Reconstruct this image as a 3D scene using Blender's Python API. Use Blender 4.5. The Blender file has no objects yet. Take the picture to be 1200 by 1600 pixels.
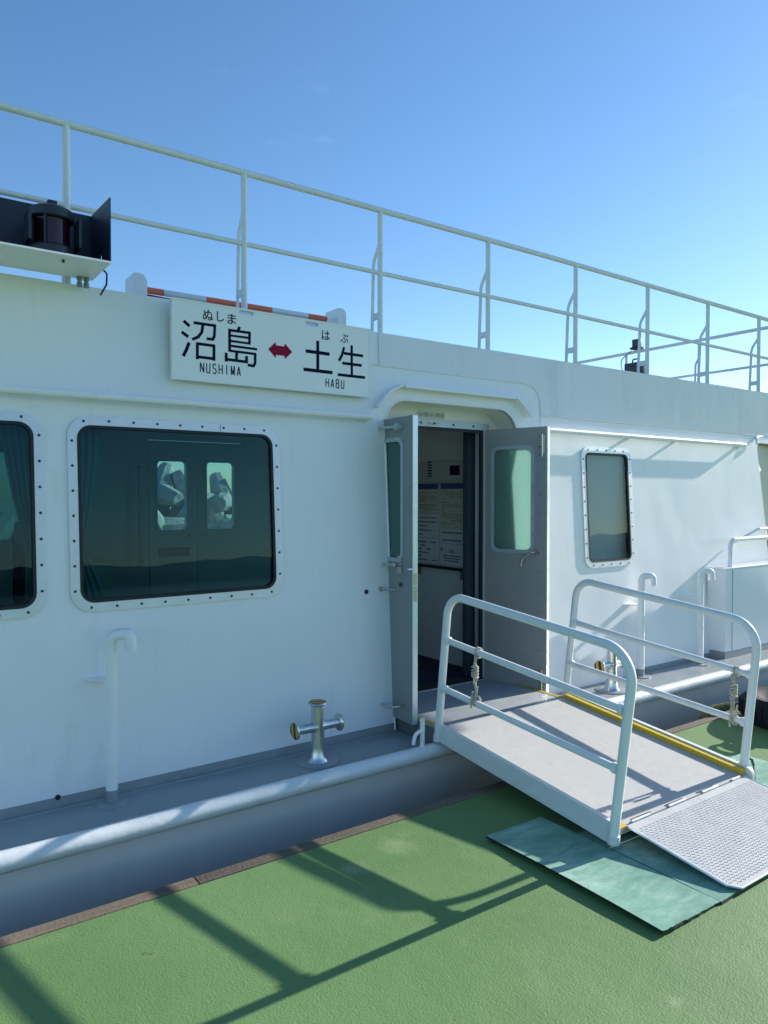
import bpy, bmesh, math, random
from math import sin, cos, pi, radians, atan, atan2, sqrt
from mathutils import Vector, Matrix
from mathutils.geometry import tessellate_polygon
random.seed(11)
SC = bpy.context.scene
COL = SC.collection
WL = {}          # world location of every object that can be a parent

# ------------------------------------------------------------------ materials
def mat(name, col, rough=.5, metal=0., var=0., vs=3., bump=0., bs=40., bd=.002, rv=0., spec=.5, dirt=None, stretch=None, low=0., lows=.8):
    m = bpy.data.materials.new(name); m.use_nodes = True
    nt = m.node_tree; N = nt.nodes; L = nt.links
    p = N['Principled BSDF']
    p.inputs['Base Color'].default_value = (*col, 1); p.inputs['Roughness'].default_value = rough
    p.inputs['Metallic'].default_value = metal; p.inputs['Specular IOR Level'].default_value = spec
    tc = N.new('ShaderNodeTexCoord'); src = tc.outputs['Object']
    if stretch:
        mp = N.new('ShaderNodeMapping'); mp.inputs['Scale'].default_value = stretch
        L.new(src, mp.inputs['Vector']); srcs = mp.outputs[0]
    else: srcs = src
    if var or rv:
        n = N.new('ShaderNodeTexNoise'); n.inputs['Scale'].default_value = vs; n.inputs['Detail'].default_value = 6
        n.inputs['Roughness'].default_value = .62; L.new(srcs, n.inputs['Vector'])
    last = None
    if var:
        r = N.new('ShaderNodeValToRGB')
        r.color_ramp.elements[0].position = .32; r.color_ramp.elements[1].position = .68
        r.color_ramp.elements[0].color = (*[max(0, c*(1-var)) for c in col], 1)
        r.color_ramp.elements[1].color = (*[min(1, c*(1+var)) for c in col], 1)
        L.new(n.outputs[0], r.inputs[0]); last = r.outputs[0]
    if dirt:   # (colour, scale, threshold, amount): patches of dirt or wear
        dc, ds, th, am = dirt
        n2 = N.new('ShaderNodeTexNoise'); n2.inputs['Scale'].default_value = ds; n2.inputs['Detail'].default_value = 8
        n2.inputs['Roughness'].default_value = .7; L.new(srcs, n2.inputs['Vector'])
        mr = N.new('ShaderNodeMapRange'); mr.inputs['From Min'].default_value = th; mr.inputs['From Max'].default_value = th+.08
        mr.inputs['To Max'].default_value = am; L.new(n2.outputs[0], mr.inputs[0])
        mx = N.new('ShaderNodeMix'); mx.data_type = 'RGBA'
        L.new(mr.outputs[0], mx.inputs[0])
        if last: L.new(last, mx.inputs[6])
        else: mx.inputs[6].default_value = (*col, 1)
        mx.inputs[7].default_value = (*dc, 1); last = mx.outputs[2]
    if last: L.new(last, p.inputs['Base Color'])
    if rv:
        q = N.new('ShaderNodeMapRange'); q.inputs['To Min'].default_value = max(.02, rough-rv); q.inputs['To Max'].default_value = rough+rv
        L.new(n.outputs[0], q.inputs[0]); L.new(q.outputs[0], p.inputs['Roughness'])
    nb = None
    if bump:
        b = N.new('ShaderNodeTexNoise'); b.inputs['Scale'].default_value = bs; b.inputs['Detail'].default_value = 5
        L.new(src, b.inputs['Vector'])
        nb = N.new('ShaderNodeBump'); nb.inputs['Strength'].default_value = bump; nb.inputs['Distance'].default_value = bd
        L.new(b.outputs[0], nb.inputs['Height'])
    if low:
        b2 = N.new('ShaderNodeTexNoise'); b2.inputs['Scale'].default_value = lows; b2.inputs['Detail'].default_value = 1.5
        L.new(src, b2.inputs['Vector'])
        nl = N.new('ShaderNodeBump'); nl.inputs['Strength'].default_value = 1; nl.inputs['Distance'].default_value = low
        L.new(b2.outputs[0], nl.inputs['Height'])
        if nb: L.new(nb.outputs[0], nl.inputs['Normal'])
        nb = nl
    if nb: L.new(nb.outputs[0], p.inputs['Normal'])
    return m

WALLC = (.875, .875, .875)
M = {}
M['wall'] = mat('white_wall_paint', WALLC, .38, var=.03, vs=1.6, bump=.25, bs=90, bd=.0008, low=.012, lows=1.7, stretch=(1, 1, .35),
                dirt=((.70, .69, .64), 3.2, .60, .3))
def streaks(m, colr=(.58, .56, .47), amt=.22):
    nt = m.node_tree; N = nt.nodes; L = nt.links; p = N['Principled BSDF']; lk = p.inputs['Base Color'].links[0].from_socket
    tc = N.new('ShaderNodeTexCoord'); mp = N.new('ShaderNodeMapping'); mp.inputs['Scale'].default_value = (13, 13, .55); L.new(tc.outputs['Object'], mp.inputs[0])
    n = N.new('ShaderNodeTexNoise'); n.inputs['Scale'].default_value = 1.6; n.inputs['Detail'].default_value = 7; n.inputs['Roughness'].default_value = .6; L.new(mp.outputs[0], n.inputs['Vector'])
    r = N.new('ShaderNodeMapRange'); r.inputs[1].default_value = .60; r.inputs[2].default_value = .76; r.inputs[4].default_value = amt; L.new(n.outputs[0], r.inputs[0])
    x = N.new('ShaderNodeMix'); x.data_type = 'RGBA'; L.new(r.outputs[0], x.inputs[0]); L.new(lk, x.inputs[6]); x.inputs[7].default_value = (*colr, 1); L.new(x.outputs[2], p.inputs['Base Color'])
streaks(M['wall'])
M['fascia'] = mat('unlit_look_fascia_paint', (.80, .805, .81), .42, var=.03, vs=2.2, bump=.25, bs=90, bd=.0008, low=.010, lows=2.3, stretch=(1.6, 1, .4),
                dirt=((.64, .64, .61), 2.6, .58, .4))  # duller than the wall paint, standing in for missing sun
M['white'] = mat('white_gloss_paint', (.90, .90, .88), .32, var=.03, vs=9, bump=.3, bs=60, bd=.001, dirt=((.55, .53, .48), 14, .66, .5))
M['railpaint'] = mat('white_worn_rail_paint', (.78, .80, .78), .38, var=.03, vs=12, bump=.12, bs=30, bd=.0005, dirt=((.45, .45, .42), 22, .69, .5))
M['cream'] = mat('cream_recess_paint', (.82, .82, .77), .5, var=.03, vs=4)
M['deck'] = mat('grey_deck_paint', (.29, .315, .32), .38, var=.10, vs=5, bump=.35, bs=120, bd=.001, rv=.1, dirt=((.10, .12, .14), 9, .66, .5), low=.004, lows=5)
M['platform'] = mat('grey_platform_paint', (.35, .375, .385), .5, var=.1, vs=7, bump=.5, bs=220, bd=.001, dirt=((.15, .17, .19), 11, .62, .4))
M['hull'] = mat('grey_hull_paint', (.66, .63, .60), .40, var=.06, vs=2.5, bump=.2, bs=40, bd=.001, low=.01, lows=3, stretch=(1, 1, .3))
M['rub'] = mat('grey_white_rub_rail_paint', (.72, .75, .75), .33, var=.06, vs=12, bump=.5, bs=36, bd=.003, dirt=((.33, .32, .30), 26, .61, .5), stretch=(.6, 1, 1))
M['alu'] = mat('brushed_window_alloy', (.70, .72, .74), .42, metal=.55, var=.05, vs=16, rv=.08, dirt=((.40, .40, .40), 15, .66, .5))
M['frame'] = mat('grey_door_alloy', (.46, .52, .56), .4, metal=.3, var=.05, vs=8)
M['leaf'] = mat('grey_door_leaf_paint', (.33, .34, .335), .38, metal=.15, var=.04, vs=5, low=.002, lows=4)
M['leafside'] = mat('pale_door_leaf_paint', (.27, .29, .285), .4, metal=.1, var=.04, vs=5)
M['edge'] = mat('bare_alloy_edge', (.80, .84, .87), .32, metal=.6, var=.06, vs=20)
M['gasket'] = mat('black_rubber', (.012, .013, .018), .6, var=.1, vs=30)
M['bolt'] = mat('steel_screw', (.045, .05, .055), .35, metal=.5)
M['chrome'] = mat('galvanised_steel', (.62, .64, .64), .24, metal=.95, var=.14, vs=14, rv=.12, dirt=((.16, .15, .10), 18, .62, .6))
M['steel'] = mat('polished_steel', (.58, .58, .56), .25, metal=1., var=.05, vs=20)
M['navy'] = mat('navy_black_paint', (.010, .015, .035), .42, var=.2, vs=6)
M['blackplastic'] = mat('black_lamp_housing', (.022, .028, .04), .38, var=.1, vs=12)
M['yellow'] = mat('yellow_safety_paint', (.62, .42, .03), .5, var=.1, vs=20, dirt=((.25, .19, .06), 20, .58, .6))
M['darkyellow'] = mat('worn_yellow_edge', (.50, .36, .05), .6, var=.15, vs=30, dirt=((.22, .20, .15), 25, .55, .6))
M['ramp'] = mat('grey_nonslip_ramp', (.51, .495, .465), .8, var=.05, vs=22, bump=.8, bs=520, bd=.0012, dirt=((.42, .40, .37), 9, .62, .5))
M['rampside'] = mat('white_ramp_side', (.72, .74, .70), .45, var=.06, vs=8, bump=.3, bs=30, bd=.002, dirt=((.28, .27, .22), 22, .655, .8), stretch=(1, 1, 3))
M['tread'] = mat('tread_plate_alloy', (.56, .55, .53), .45, metal=.05, var=.09, vs=14, dirt=((.36, .35, .35), 10, .6, .5))
M['signboard'] = mat('white_sign_board', (.88, .885, .865), .42, var=.02, vs=3, dirt=((.5, .5, .47), 30, .7, .5))
M['ink'] = mat('navy_sign_ink', (.006, .010, .035), .85, spec=.1)
M['redink'] = mat('crimson_sign_ink', (.30, .010, .045), .8, spec=.15)
M['greyink'] = mat('grey_print_ink', (.09, .11, .14), .6)
M['orange'] = mat('orange_band_paint', (.85, .17, .085), .5, var=.05, vs=10)
M['curtain'] = mat('pale_green_curtain', (.30, .46, .40), .9)
M['bluecurtain'] = mat('navy_curtain', (.035, .065, .085), .9, var=.2, vs=12)
M['blind'] = mat('grey_blind', (.78, .80, .78), .8)
M['cabinwall'] = mat('cabin_lining', (.78, .79, .76), .6, var=.05, vs=3)
M['cabinfloor'] = mat('navy_carpet', (.012, .02, .05), .9, var=.2, vs=40)
M['brownmat'] = mat('dark_brown_mat', (.03, .018, .016), .9, var=.2, vs=60)
M['seat'] = mat('cabin_seat_vinyl', (.78, .70, .44), .6)
M['seatblue'] = mat('cabin_seat_cloth', (.03, .06, .12), .8)
M['board'] = mat('notice_board_face', (.55, .56, .53), .7)
M['paper'] = mat('notice_paper', (.70, .72, .70), .8)
M['paperyellow'] = mat('yellowed_notice_paper', (.64, .61, .47), .8)
M['bluehead'] = mat('notice_blue_heading', (.03, .06, .28), .6)
M['rope'] = mat('cream_cord', (.50, .47, .38), .9, var=.25, vs=60, bump=.8, bs=260, bd=.002)
M['mooring'] = mat('mossy_mooring_rope', (.17, .16, .07), .95, var=.4, vs=50, bump=1, bs=160, bd=.004)
M['whiterope'] = mat('white_blue_rope', (.50, .56, .54), .9, var=.3, vs=80, bump=1, bs=200, bd=.003)
M['tyre'] = mat('tyre_rubber', (.012, .015, .020), .75, spec=.2, var=.2, vs=12, bump=.5, bs=60)
M['concrete'] = mat('tetrapod_concrete', (.50, .47, .39), .9, var=.3, vs=6, bump=.8, bs=12, bd=.02)
M['timber'] = mat('weathered_kerb_timber', (.16, .125, .09), .85, var=.3, vs=9, bump=.8, bs=60, bd=.004, stretch=(.15, 1, 1), dirt=((.06, .05, .04), 8, .6, .6))
M['quayside'] = mat('quay_concrete', (.14, .14, .13), .9, var=.2, vs=5)
M['hill'] = mat('wooded_hill', (.05, .07, .045), 1., var=.4, vs=.05)
M['plasticgrey'] = mat('grey_cable_gland', (.22, .25, .27), .5)
M['canvas'] = mat('cream_canvas', (.70, .66, .52), .7, var=.04, vs=3)

SPOTS = [(.742, 2.396, .004, .016, (.07, .08, .04), .8), (.755, 2.382, .004, .013, (.06, .07, .04), .8), (.60, 2.62, .002, .008, (.07, .08, .05), .6),
         (1.86, 2.52, .02, .10, (.36, .43, .25), .45), (1.60, 2.46, .02, .07, (.36, .43, .26), .4), (1.95, 1.25, .006, .03, (.36, .43, .26), .5), (2.0, 1.0, .004, .02, (.42, .48, .30), .6), (1.1, 1.3, .02, .10, (.29, .38, .19), .3)]
def green_ground():
    m = mat('green_painted_concrete', (.16, .27, .10), .62)
    nt = m.node_tree; N = nt.nodes; L = nt.links; p = N['Principled BSDF']
    tc = [n for n in N if n.type == 'TEX_COORD'][0].outputs['Object']
    def noise(s, d=5, r=.6):
        n = N.new('ShaderNodeTexNoise'); n.inputs['Scale'].default_value = s; n.inputs['Detail'].default_value = d
        n.inputs['Roughness'].default_value = r; L.new(tc, n.inputs['Vector']); return n.outputs[0]
    def ramp(f, a, b, pa=.35, pb=.65):
        r = N.new('ShaderNodeValToRGB'); e = r.color_ramp.elements
        e[0].position = pa; e[1].position = pb; e[0].color = (*a, 1); e[1].color = (*b, 1); L.new(f, r.inputs[0]); return r.outputs[0]
    def mix(f, a, b):
        x = N.new('ShaderNodeMix'); x.data_type = 'RGBA'; L.new(f, x.inputs[0]); L.new(a, x.inputs[6])
        if isinstance(b, tuple): x.inputs[7].default_value = (*b, 1)
        else: L.new(b, x.inputs[7])
        return x.outputs[2]
    def thr(f, a, b, t):
        r = N.new('ShaderNodeMapRange'); r.inputs[1].default_value = a; r.inputs[2].default_value = b; r.inputs[4].default_value = t
        L.new(f, r.inputs[0]); return r.outputs[0]
    c = ramp(noise(1.3, 6), (.124, .228, .072), (.158, .268, .094))
    c = mix(thr(noise(2.1, 8, .7), .58, .72, .30), c, (.29, .37, .19))       # worn pale patches
    c = mix(thr(noise(26, 6, .7), .66, .72, .5), c, (.25, .34, .19))         # small scuffs
    c = mix(thr(noise(5.5, 9, .75), .70, .735, .6), c, (.07, .09, .045))       # dark stains
    wob = noise(18, 4)
    for (sx, sy, r0, r1, colr, amt) in SPOTS:
        vd = N.new('ShaderNodeVectorMath'); vd.operation = 'DISTANCE'; L.new(tc, vd.inputs[0]); vd.inputs[1].default_value = (sx, sy, 0)
        ad = N.new('ShaderNodeMath'); ad.operation = 'MULTIPLY_ADD'; L.new(wob, ad.inputs[0]); ad.inputs[1].default_value = r1*1.6; L.new(vd.outputs['Value'], ad.inputs[2])
        q = N.new('ShaderNodeMapRange'); q.inputs[1].default_value = r1*1.8; q.inputs[2].default_value = r0+r1*.6; q.inputs[3].default_value = 0; q.inputs[4].default_value = amt
        L.new(ad.outputs[0], q.inputs[0]); c = mix(q.outputs[0], c, colr)
    L.new(c, p.inputs['Base Color'])
    b1 = N.new('ShaderNodeBump'); b1.inputs['Distance'].default_value = .0024; b1.inputs['Strength'].default_value = .9
    L.new(noise(125, 4, .55), b1.inputs['Height'])
    b2 = N.new('ShaderNodeBump'); b2.inputs['Distance'].default_value = .0035; b2.inputs['Strength'].default_value = .8
    L.new(noise(9, 3), b2.inputs['Height']); L.new(b1.outputs[0], b2.inputs['Normal']); L.new(b2.outputs[0], p.inputs['Normal'])
    return m
M['green'] = green_ground()

def mint():
    m = mat('mint_rubber_mat', (.22, .40, .31), .55, var=.1, vs=3)
    nt = m.node_tree; N = nt.nodes; L = nt.links; p = N['Principled BSDF']
    tc = [n for n in N if n.type == 'TEX_COORD'][0].outputs['Object']
    n = N.new('ShaderNodeTexNoise'); n.inputs['Scale'].default_value = 3.2; n.inputs['Detail'].default_value = 9; n.inputs['Roughness'].default_value = .68
    n.inputs['Distortion'].default_value = .3
    mp = N.new('ShaderNodeMapping'); mp.inputs['Rotation'].default_value = (0, 0, .5); mp.inputs['Scale'].default_value = (1.0, 2.6, 1); L.new(tc, mp.inputs[0]); L.new(mp.outputs[0], n.inputs['Vector'])
    r = N.new('ShaderNodeValToRGB'); e = r.color_ramp.elements
    e[0].position = .3; e[0].color = (.08, .22, .15, 1); e[1].position = .68; e[1].color = (.40, .56, .46, 1)
    q = e.new(.5); q.color = (.19, .38, .28, 1); L.new(n.outputs[0], r.inputs[0])
    n2 = N.new('ShaderNodeTexNoise'); n2.inputs['Scale'].default_value = 7; n2.inputs['Detail'].default_value = 9; n2.inputs['Roughness'].default_value = .75
    L.new(tc, n2.inputs['Vector'])
    mr = N.new('ShaderNodeMapRange'); mr.inputs[1].default_value = .60; mr.inputs[2].default_value = .70; mr.inputs[4].default_value = .55
    L.new(n2.outputs[0], mr.inputs[0])
    mx = N.new('ShaderNodeMix'); mx.data_type = 'RGBA'; L.new(mr.outputs[0], mx.inputs[0]); L.new(r.outputs[0], mx.inputs[6])
    mx.inputs[7].default_value = (.08, .12, .10, 1); L.new(mx.outputs[2], p.inputs['Base Color'])
    return m
M['mint'] = mint()

def glass(name, tint, rough=.0, ior=1.5, gain=(1., 1., 1.)):
    m = bpy.data.materials.new(name); m.use_nodes = True; nt = m.node_tree; N = nt.nodes; L = nt.links
    N.remove(N['Principled BSDF']); out = N['Material Output']
    t = N.new('ShaderNodeBsdfTransparent'); t.inputs[0].default_value = (*tint, 1)
    g = N.new('ShaderNodeBsdfGlossy'); g.inputs['Roughness'].default_value = rough; g.inputs[0].default_value = (*gain, 1)
    f = N.new('ShaderNodeFresnel'); f.inputs[0].default_value = ior
    x = N.new('ShaderNodeMixShader')
    ge = N.new('ShaderNodeNewGeometry'); iv = N.new('ShaderNodeMath'); iv.operation = 'SUBTRACT'; iv.inputs[0].default_value = 1; L.new(ge.outputs['Backfacing'], iv.inputs[1])
    ml = N.new('ShaderNodeMath'); ml.operation = 'MULTIPLY'; L.new(f.outputs[0], ml.inputs[0]); L.new(iv.outputs[0], ml.inputs[1])
    L.new(ml.outputs[0], x.inputs[0]); L.new(t.outputs[0], x.inputs[1]); L.new(g.outputs[0], x.inputs[2])
    L.new(x.outputs[0], out.inputs[0]); return m
M['glass'] = glass('teal_tinted_glass', (.42, .62, .65), gain=(.42, .68, .78))
M['glassgrey'] = glass('grey_tinted_glass', (.80, .83, .83), gain=(.6, .7, .7))
M['glassdark'] = glass('dark_teal_glass', (.26, .42, .44))
M['glassclear'] = glass('clear_glass', (.95, .98, .97))
M['redlens'] = mat('dark_red_lens', (.035, .004, .010), .12)

def frosted(name, tc_, dc_, fac):
    m = bpy.data.materials.new(name); m.use_nodes = True; nt = m.node_tree; N = nt.nodes; L = nt.links
    N.remove(N['Principled BSDF']); out = N['Material Output']
    t = N.new('ShaderNodeBsdfTranslucent'); t.inputs[0].default_value = (*tc_, 1)
    d = N.new('ShaderNodeBsdfDiffuse'); d.inputs[0].default_value = (*dc_, 1)
    g = N.new('ShaderNodeBsdfGlossy'); g.inputs['Roughness'].default_value = .25
    tc = N.new('ShaderNodeTexCoord'); v = N.new('ShaderNodeTexVoronoi'); v.inputs['Scale'].default_value = 160; L.new(tc.outputs['Object'], v.inputs['Vector'])
    b = N.new('ShaderNodeBump'); b.inputs['Strength'].default_value = .7; b.inputs['Distance'].default_value = .002; L.new(v.outputs[0], b.inputs['Height'])
    for s in (t, d, g): L.new(b.outputs[0], s.inputs['Normal'])
    x = N.new('ShaderNodeMixShader'); x.inputs[0].default_value = fac; L.new(t.outputs[0], x.inputs[1]); L.new(d.outputs[0], x.inputs[2])
    y = N.new('ShaderNodeMixShader'); y.inputs[0].default_value = .07; L.new(x.outputs[0], y.inputs[1]); L.new(g.outputs[0], y.inputs[2])
    L.new(y.outputs[0], out.inputs[0]); return m
M['frosted'] = frosted('frosted_green_glass', (.50, .70, .64), (.22, .34, .31), .35)
M['frosted_dimmed'] = frosted('dimmed_frosted_green_glass', (.12, .24, .21), (.10, .20, .19), .7)  # darker copy of the same glass, holding down sun glow on the left leaf

def striped_cap():
    m = mat('yellow_black_striped_cap', (.55, .33, .03), .4)
    nt = m.node_tree; N = nt.nodes; L = nt.links; p = N['Principled BSDF']
    tc = [n for n in N if n.type == 'TEX_COORD'][0].outputs['Object']
    mp = N.new('ShaderNodeMapping'); mp.inputs['Rotation'].default_value = (0.5, 0.5, .7); L.new(tc, mp.inputs['Vector'])
    w = N.new('ShaderNodeTexWave'); w.wave_type = 'BANDS'; w.bands_direction = 'Y'; w.inputs['Scale'].default_value = 8.5; w.inputs['Distortion'].default_value = .6
    w.inputs['Detail'].default_value = 0; w.inputs['Phase Offset'].default_value = 1.2; L.new(mp.outputs[0], w.inputs['Vector'])
    r = N.new('ShaderNodeValToRGB'); r.color_ramp.interpolation = 'CONSTANT'; e = r.color_ramp.elements
    e[0].color = (.012, .012, .012, 1); e[1].position = .5; e[1].color = (.58, .34, .035, 1)
    L.new(w.outputs[0], r.inputs[0]); L.new(r.outputs[0], p.inputs['Base Color']); return m
M['cap'] = striped_cap()

def water():
    m = mat('harbour_water', (.01, .035, .04), .08, bump=.7, bs=1.2, bd=.08)
    return m
M['water'] = water()

# ------------------------------------------------------------------ mesh builder
class MB:
    def __init__(s): s.v = []; s.f = []
    def add(s, vs, fs):
        o = len(s.v); s.v += [tuple(v) for v in vs]; s.f += [tuple(i+o for i in f) for f in fs]; return s
    def box(s, x0, x1, y0, y1, z0, z1, bev=0, X=None):
        bm = bmesh.new()
        vs = [bm.verts.new((x, y, z)) for z in (z0, z1) for y in (y0, y1) for x in (x0, x1)]
        for f in ((0, 2, 3, 1), (4, 5, 7, 6), (0, 1, 5, 4), (2, 6, 7, 3), (0, 4, 6, 2), (1, 3, 7, 5)): bm.faces.new([vs[i] for i in f])
        if bev: bmesh.ops.bevel(bm, geom=list(bm.edges), offset=bev, segments=2, affect='EDGES', profile=.6)
        bm.verts.index_update()
        pts = [v.co.copy() for v in bm.verts]
        if X: pts = [X(*p) for p in pts]
        s.add(pts, [[v.index for v in f.verts] for f in bm.faces]); bm.free(); return s
    def tube(s, pts, r, seg=14, closed=False, caps=True, rs=None):
        pts = [Vector(p) for p in pts]; n = len(pts)
        T = []
        for i in range(n):
            if closed: t = pts[(i+1) % n]-pts[i-1]
            else: t = pts[min(i+1, n-1)]-pts[max(i-1, 0)]
            T.append(t.normalized())
        u = T[0].orthogonal().normalized(); vs = []; fs = []
        for i in range(n):
            if i: u = (u-T[i]*u.dot(T[i])).normalized()
            w = T[i].cross(u); rr = rs[i] if rs else r
            for k in range(seg):
                a = 2*pi*k/seg; vs.append(pts[i]+(u*cos(a)+w*sin(a))*rr)
        for i in range(n if closed else n-1):
            j = (i+1) % n
            for k in range(seg):
                l = (k+1) % seg; fs.append((i*seg+k, i*seg+l, j*seg+l, j*seg+k))
        if caps and not closed:
            fs.append(tuple(range(seg))[::-1]); fs.append(tuple((n-1)*seg+k for k in range(seg)))
        return s.add(vs, fs)
    def lathe(s, prof, origin=(0, 0, 0), axis='Z', seg=32, cap=True, flip=False):
        # prof: (radius, height) from bottom to top
        vs = []; fs = []; n = len(prof); o = Vector(origin)
        for r, h in prof:
            for k in range(seg):
                a = 2*pi*k/seg; c, d = r*cos(a), r*sin(a)
                if axis == 'Z': p = (c, d, h)
                elif axis == 'X': p = (h, c, d)
                else: p = (d, h, c)
                vs.append(o+Vector(p))
        for i in range(n-1):
            for k in range(seg):
                l = (k+1) % seg; fs.append((i*seg+k, i*seg+l, (i+1)*seg+l, (i+1)*seg+k))
        if cap: fs.append(tuple(range(seg))[::-1]); fs.append(tuple((n-1)*seg+k for k in range(seg)))
        return s.add(vs, fs)
    def plate(s, outer, holes, w0, w1, X):
        loops = [outer]+list(holes); flat = [p for l in loops for p in l]; n = len(flat)
        tr = tessellate_polygon([[Vector((p[0], p[1], 0)) for p in l] for l in loops])
        vs = [X(p[0], p[1], w0) for p in flat]+[X(p[0], p[1], w1) for p in flat]
        fs = [tuple(t) for t in tr]+[tuple(i+n for i in t)[::-1] for t in tr]
        o = 0
        for l in loops:
            m = len(l)
            for i in range(m):
                a, b = o+i, o+(i+1) % m; fs.append((a, b, b+n, a+n))
            o += m
        return s.add(vs, fs)
    def stroke(s, pts, w, y0, y1):
        # thick poly-line in the XZ plane with mitred joints
        P = [Vector(p) for p in pts]; n = len(P); Lf = []; Rt = []
        for i in range(n):
            if i == 0: d = (P[1]-P[0]).normalized(); nn = Vector((-d.y, d.x)); k = 1
            elif i == n-1: d = (P[-1]-P[-2]).normalized(); nn = Vector((-d.y, d.x)); k = 1
            else:
                a = (P[i]-P[i-1]).normalized(); b = (P[i+1]-P[i]).normalized()
                na = Vector((-a.y, a.x)); nb = Vector((-b.y, b.x)); nn = (na+nb).normalized(); k = 1/max(.5, nn.dot(na))
            Lf.append(P[i]+nn*w/2*k); Rt.append(P[i]-nn*w/2*k)
        for i in range(n-1):
            q = [Lf[i], Lf[i+1], Rt[i+1], Rt[i]]
            vs = [(p.x, y0, p.y) for p in q]+[(p.x, y1, p.y) for p in q]
            s.add(vs, [(0, 1, 2, 3), (7, 6, 5, 4), (0, 4, 5, 1), (1, 5, 6, 2), (2, 6, 7, 3), (3, 7, 4, 0)])
        return s
    def build(s, name, m, parent=None, origin=None, smooth=35, sub=0):
        if origin is None: origin = WL[parent.name] if parent else (0, 0, 0)
        o = Vector(origin)
        me = bpy.data.meshes.new(name); me.from_pydata([Vector(v)-o for v in s.v], [], s.f)
        bm = bmesh.new(); bm.from_mesh(me); bmesh.ops.recalc_face_normals(bm, faces=bm.faces); bm.to_mesh(me); bm.free()
        me.materials.append(m)
        if smooth:
            me.shade_smooth(); me.set_sharp_from_angle(angle=radians(smooth))
        ob = bpy.data.objects.new(name, me); COL.objects.link(ob)
        if parent: ob.parent = parent; ob.location = o-Vector(WL[parent.name])
        else: ob.location = o
        WL[ob.name] = tuple(o)
        return ob

def thing(name, label, cat, loc=(0, 0, 0), group=None):
    o = bpy.data.objects.new(name, None); COL.objects.link(o); o.location = loc; o.empty_display_size = .1
    WL[o.name] = tuple(loc); return tag(o, label, cat, group)
def tag(o, label, cat, group=None):
    o['label'] = label; o['category'] = cat
    if group: o['group'] = group
    return o
def struct(o, kind='structure'): o['kind'] = kind; return o
def copy_tree(o, off, parent=None):
    c = o.copy(); COL.objects.link(c)
    if parent: c.parent = parent
    else: c.location = Vector(o.location)+Vector(off)
    for ch in [k for k in bpy.data.objects if k.parent == o]: copy_tree(ch, off, c)
    return c

def fillet(pts, r, n=8):
    P = [Vector(p) for p in pts]; out = [P[0]]
    for i in range(1, len(P)-1):
        a = P[i-1]-P[i]; b = P[i+1]-P[i]; ang = a.angle(b)
        rr = r[i-1] if isinstance(r, (list, tuple)) else r
        if rr <= 0 or ang > 3.1: out.append(P[i]); continue
        d = min(rr/math.tan(ang/2), a.length*.49, b.length*.49); rr = d*math.tan(ang/2)
        c = P[i]+(a.normalized()+b.normalized()).normalized()*(rr/sin(ang/2))
        p0 = P[i]+a.normalized()*d; p1 = P[i]+b.normalized()*d
        v0 = p0-c; v1 = p1-c; th = v0.angle(v1)
        for k in range(n+1):
            t = k/n; out.append(c+(v0*sin((1-t)*th)+v1*sin(t*th))/sin(th))
    out.append(P[-1]); return out
def rr(u0, v0, u1, v1, r, n=8):
    pts = []
    for cx, cy, a0 in ((u1-r, v1-r, 0), (u0+r, v1-r, 90), (u0+r, v0+r, 180), (u1-r, v0+r, 270)):
        for k in range(n+1):
            a = radians(a0+90*k/n); pts.append((cx+r*cos(a), cy+r*sin(a)))
    return pts
def along(pts, count):     # equally spaced points on a closed loop
    n = len(pts); L = [0]
    for i in range(n):
        a, b = pts[i], pts[(i+1) % n]; L.append(L[-1]+math.hypot(b[0]-a[0], b[1]-a[1]))
    out = []
    for k in range(count):
        t = L[-1]*k/count
        for i in range(n):
            if L[i+1] >= t:
                f = (t-L[i])/(L[i+1]-L[i]+1e-9); a, b = pts[i], pts[(i+1) % n]
                out.append((a[0]+(b[0]-a[0])*f, a[1]+(b[1]-a[1])*f)); break
    return out
def text_mesh(body, x0, x1, z0, z1, y, m, name, parent, bold=0, X=None, thick=.0012):
    c = bpy.data.curves.new('t', 'FONT'); c.body = body; c.size = 1; c.offset = bold; c.resolution_u = 6
    o = bpy.data.objects.new('t', c); COL.objects.link(o)
    dg = bpy.context.evaluated_depsgraph_get(); me = bpy.data.meshes.new_from_object(o.evaluated_get(dg))
    bpy.data.objects.remove(o)
    vs = [v.co.copy() for v in me.vertices]; fs = [tuple(p.vertices) for p in me.polygons]
    ax, bx = min(v.x for v in vs), max(v.x for v in vs); ay, by = min(v.y for v in vs), max(v.y for v in vs)
    mb = MB(); f = X or (lambda u, v, w: (u, y+w, v))
    mb.add([f(x0+(v.x-ax)/(bx-ax)*(x1-x0), z0+(v.y-ay)/(by-ay)*(z1-z0), -thick) for v in vs], fs)
    ob = mb.build(name, m, parent, smooth=0)
    for pl in ob.data.polygons: pass
    return ob

# ================================================================== SETTING
q = MB(); q.box(-60, 70, -30, 2.70, -1.0, 0.0); struct(q.build('quay_ground', M['green'], smooth=0))
q = MB(); q.box(-60, 70, -30, 2.69, -4.5, -1.004); struct(q.build('quay_wall', M['quayside'], smooth=0))
q = MB(); q.add([(-2500, -2500, -1.3), (2500, -2500, -1.3), (2500, 2500, -1.3), (-2500, 2500, -1.3)], [(0, 1, 2, 3)]); struct(q.build('harbour_water', M['water'], smooth=0))
# timber strip along the quay edge
q = MB(); x = -6.
while x < 14:
    w = 2.35; q.box(x+.002, x+w-.002, 2.702, 2.765, -.16, .004, bev=.004); x += w
tag(q.build('kerb_timber', M['timber']), 'weathered brown timber strip along the quay edge beside the ferry hull', 'kerb')
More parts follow.
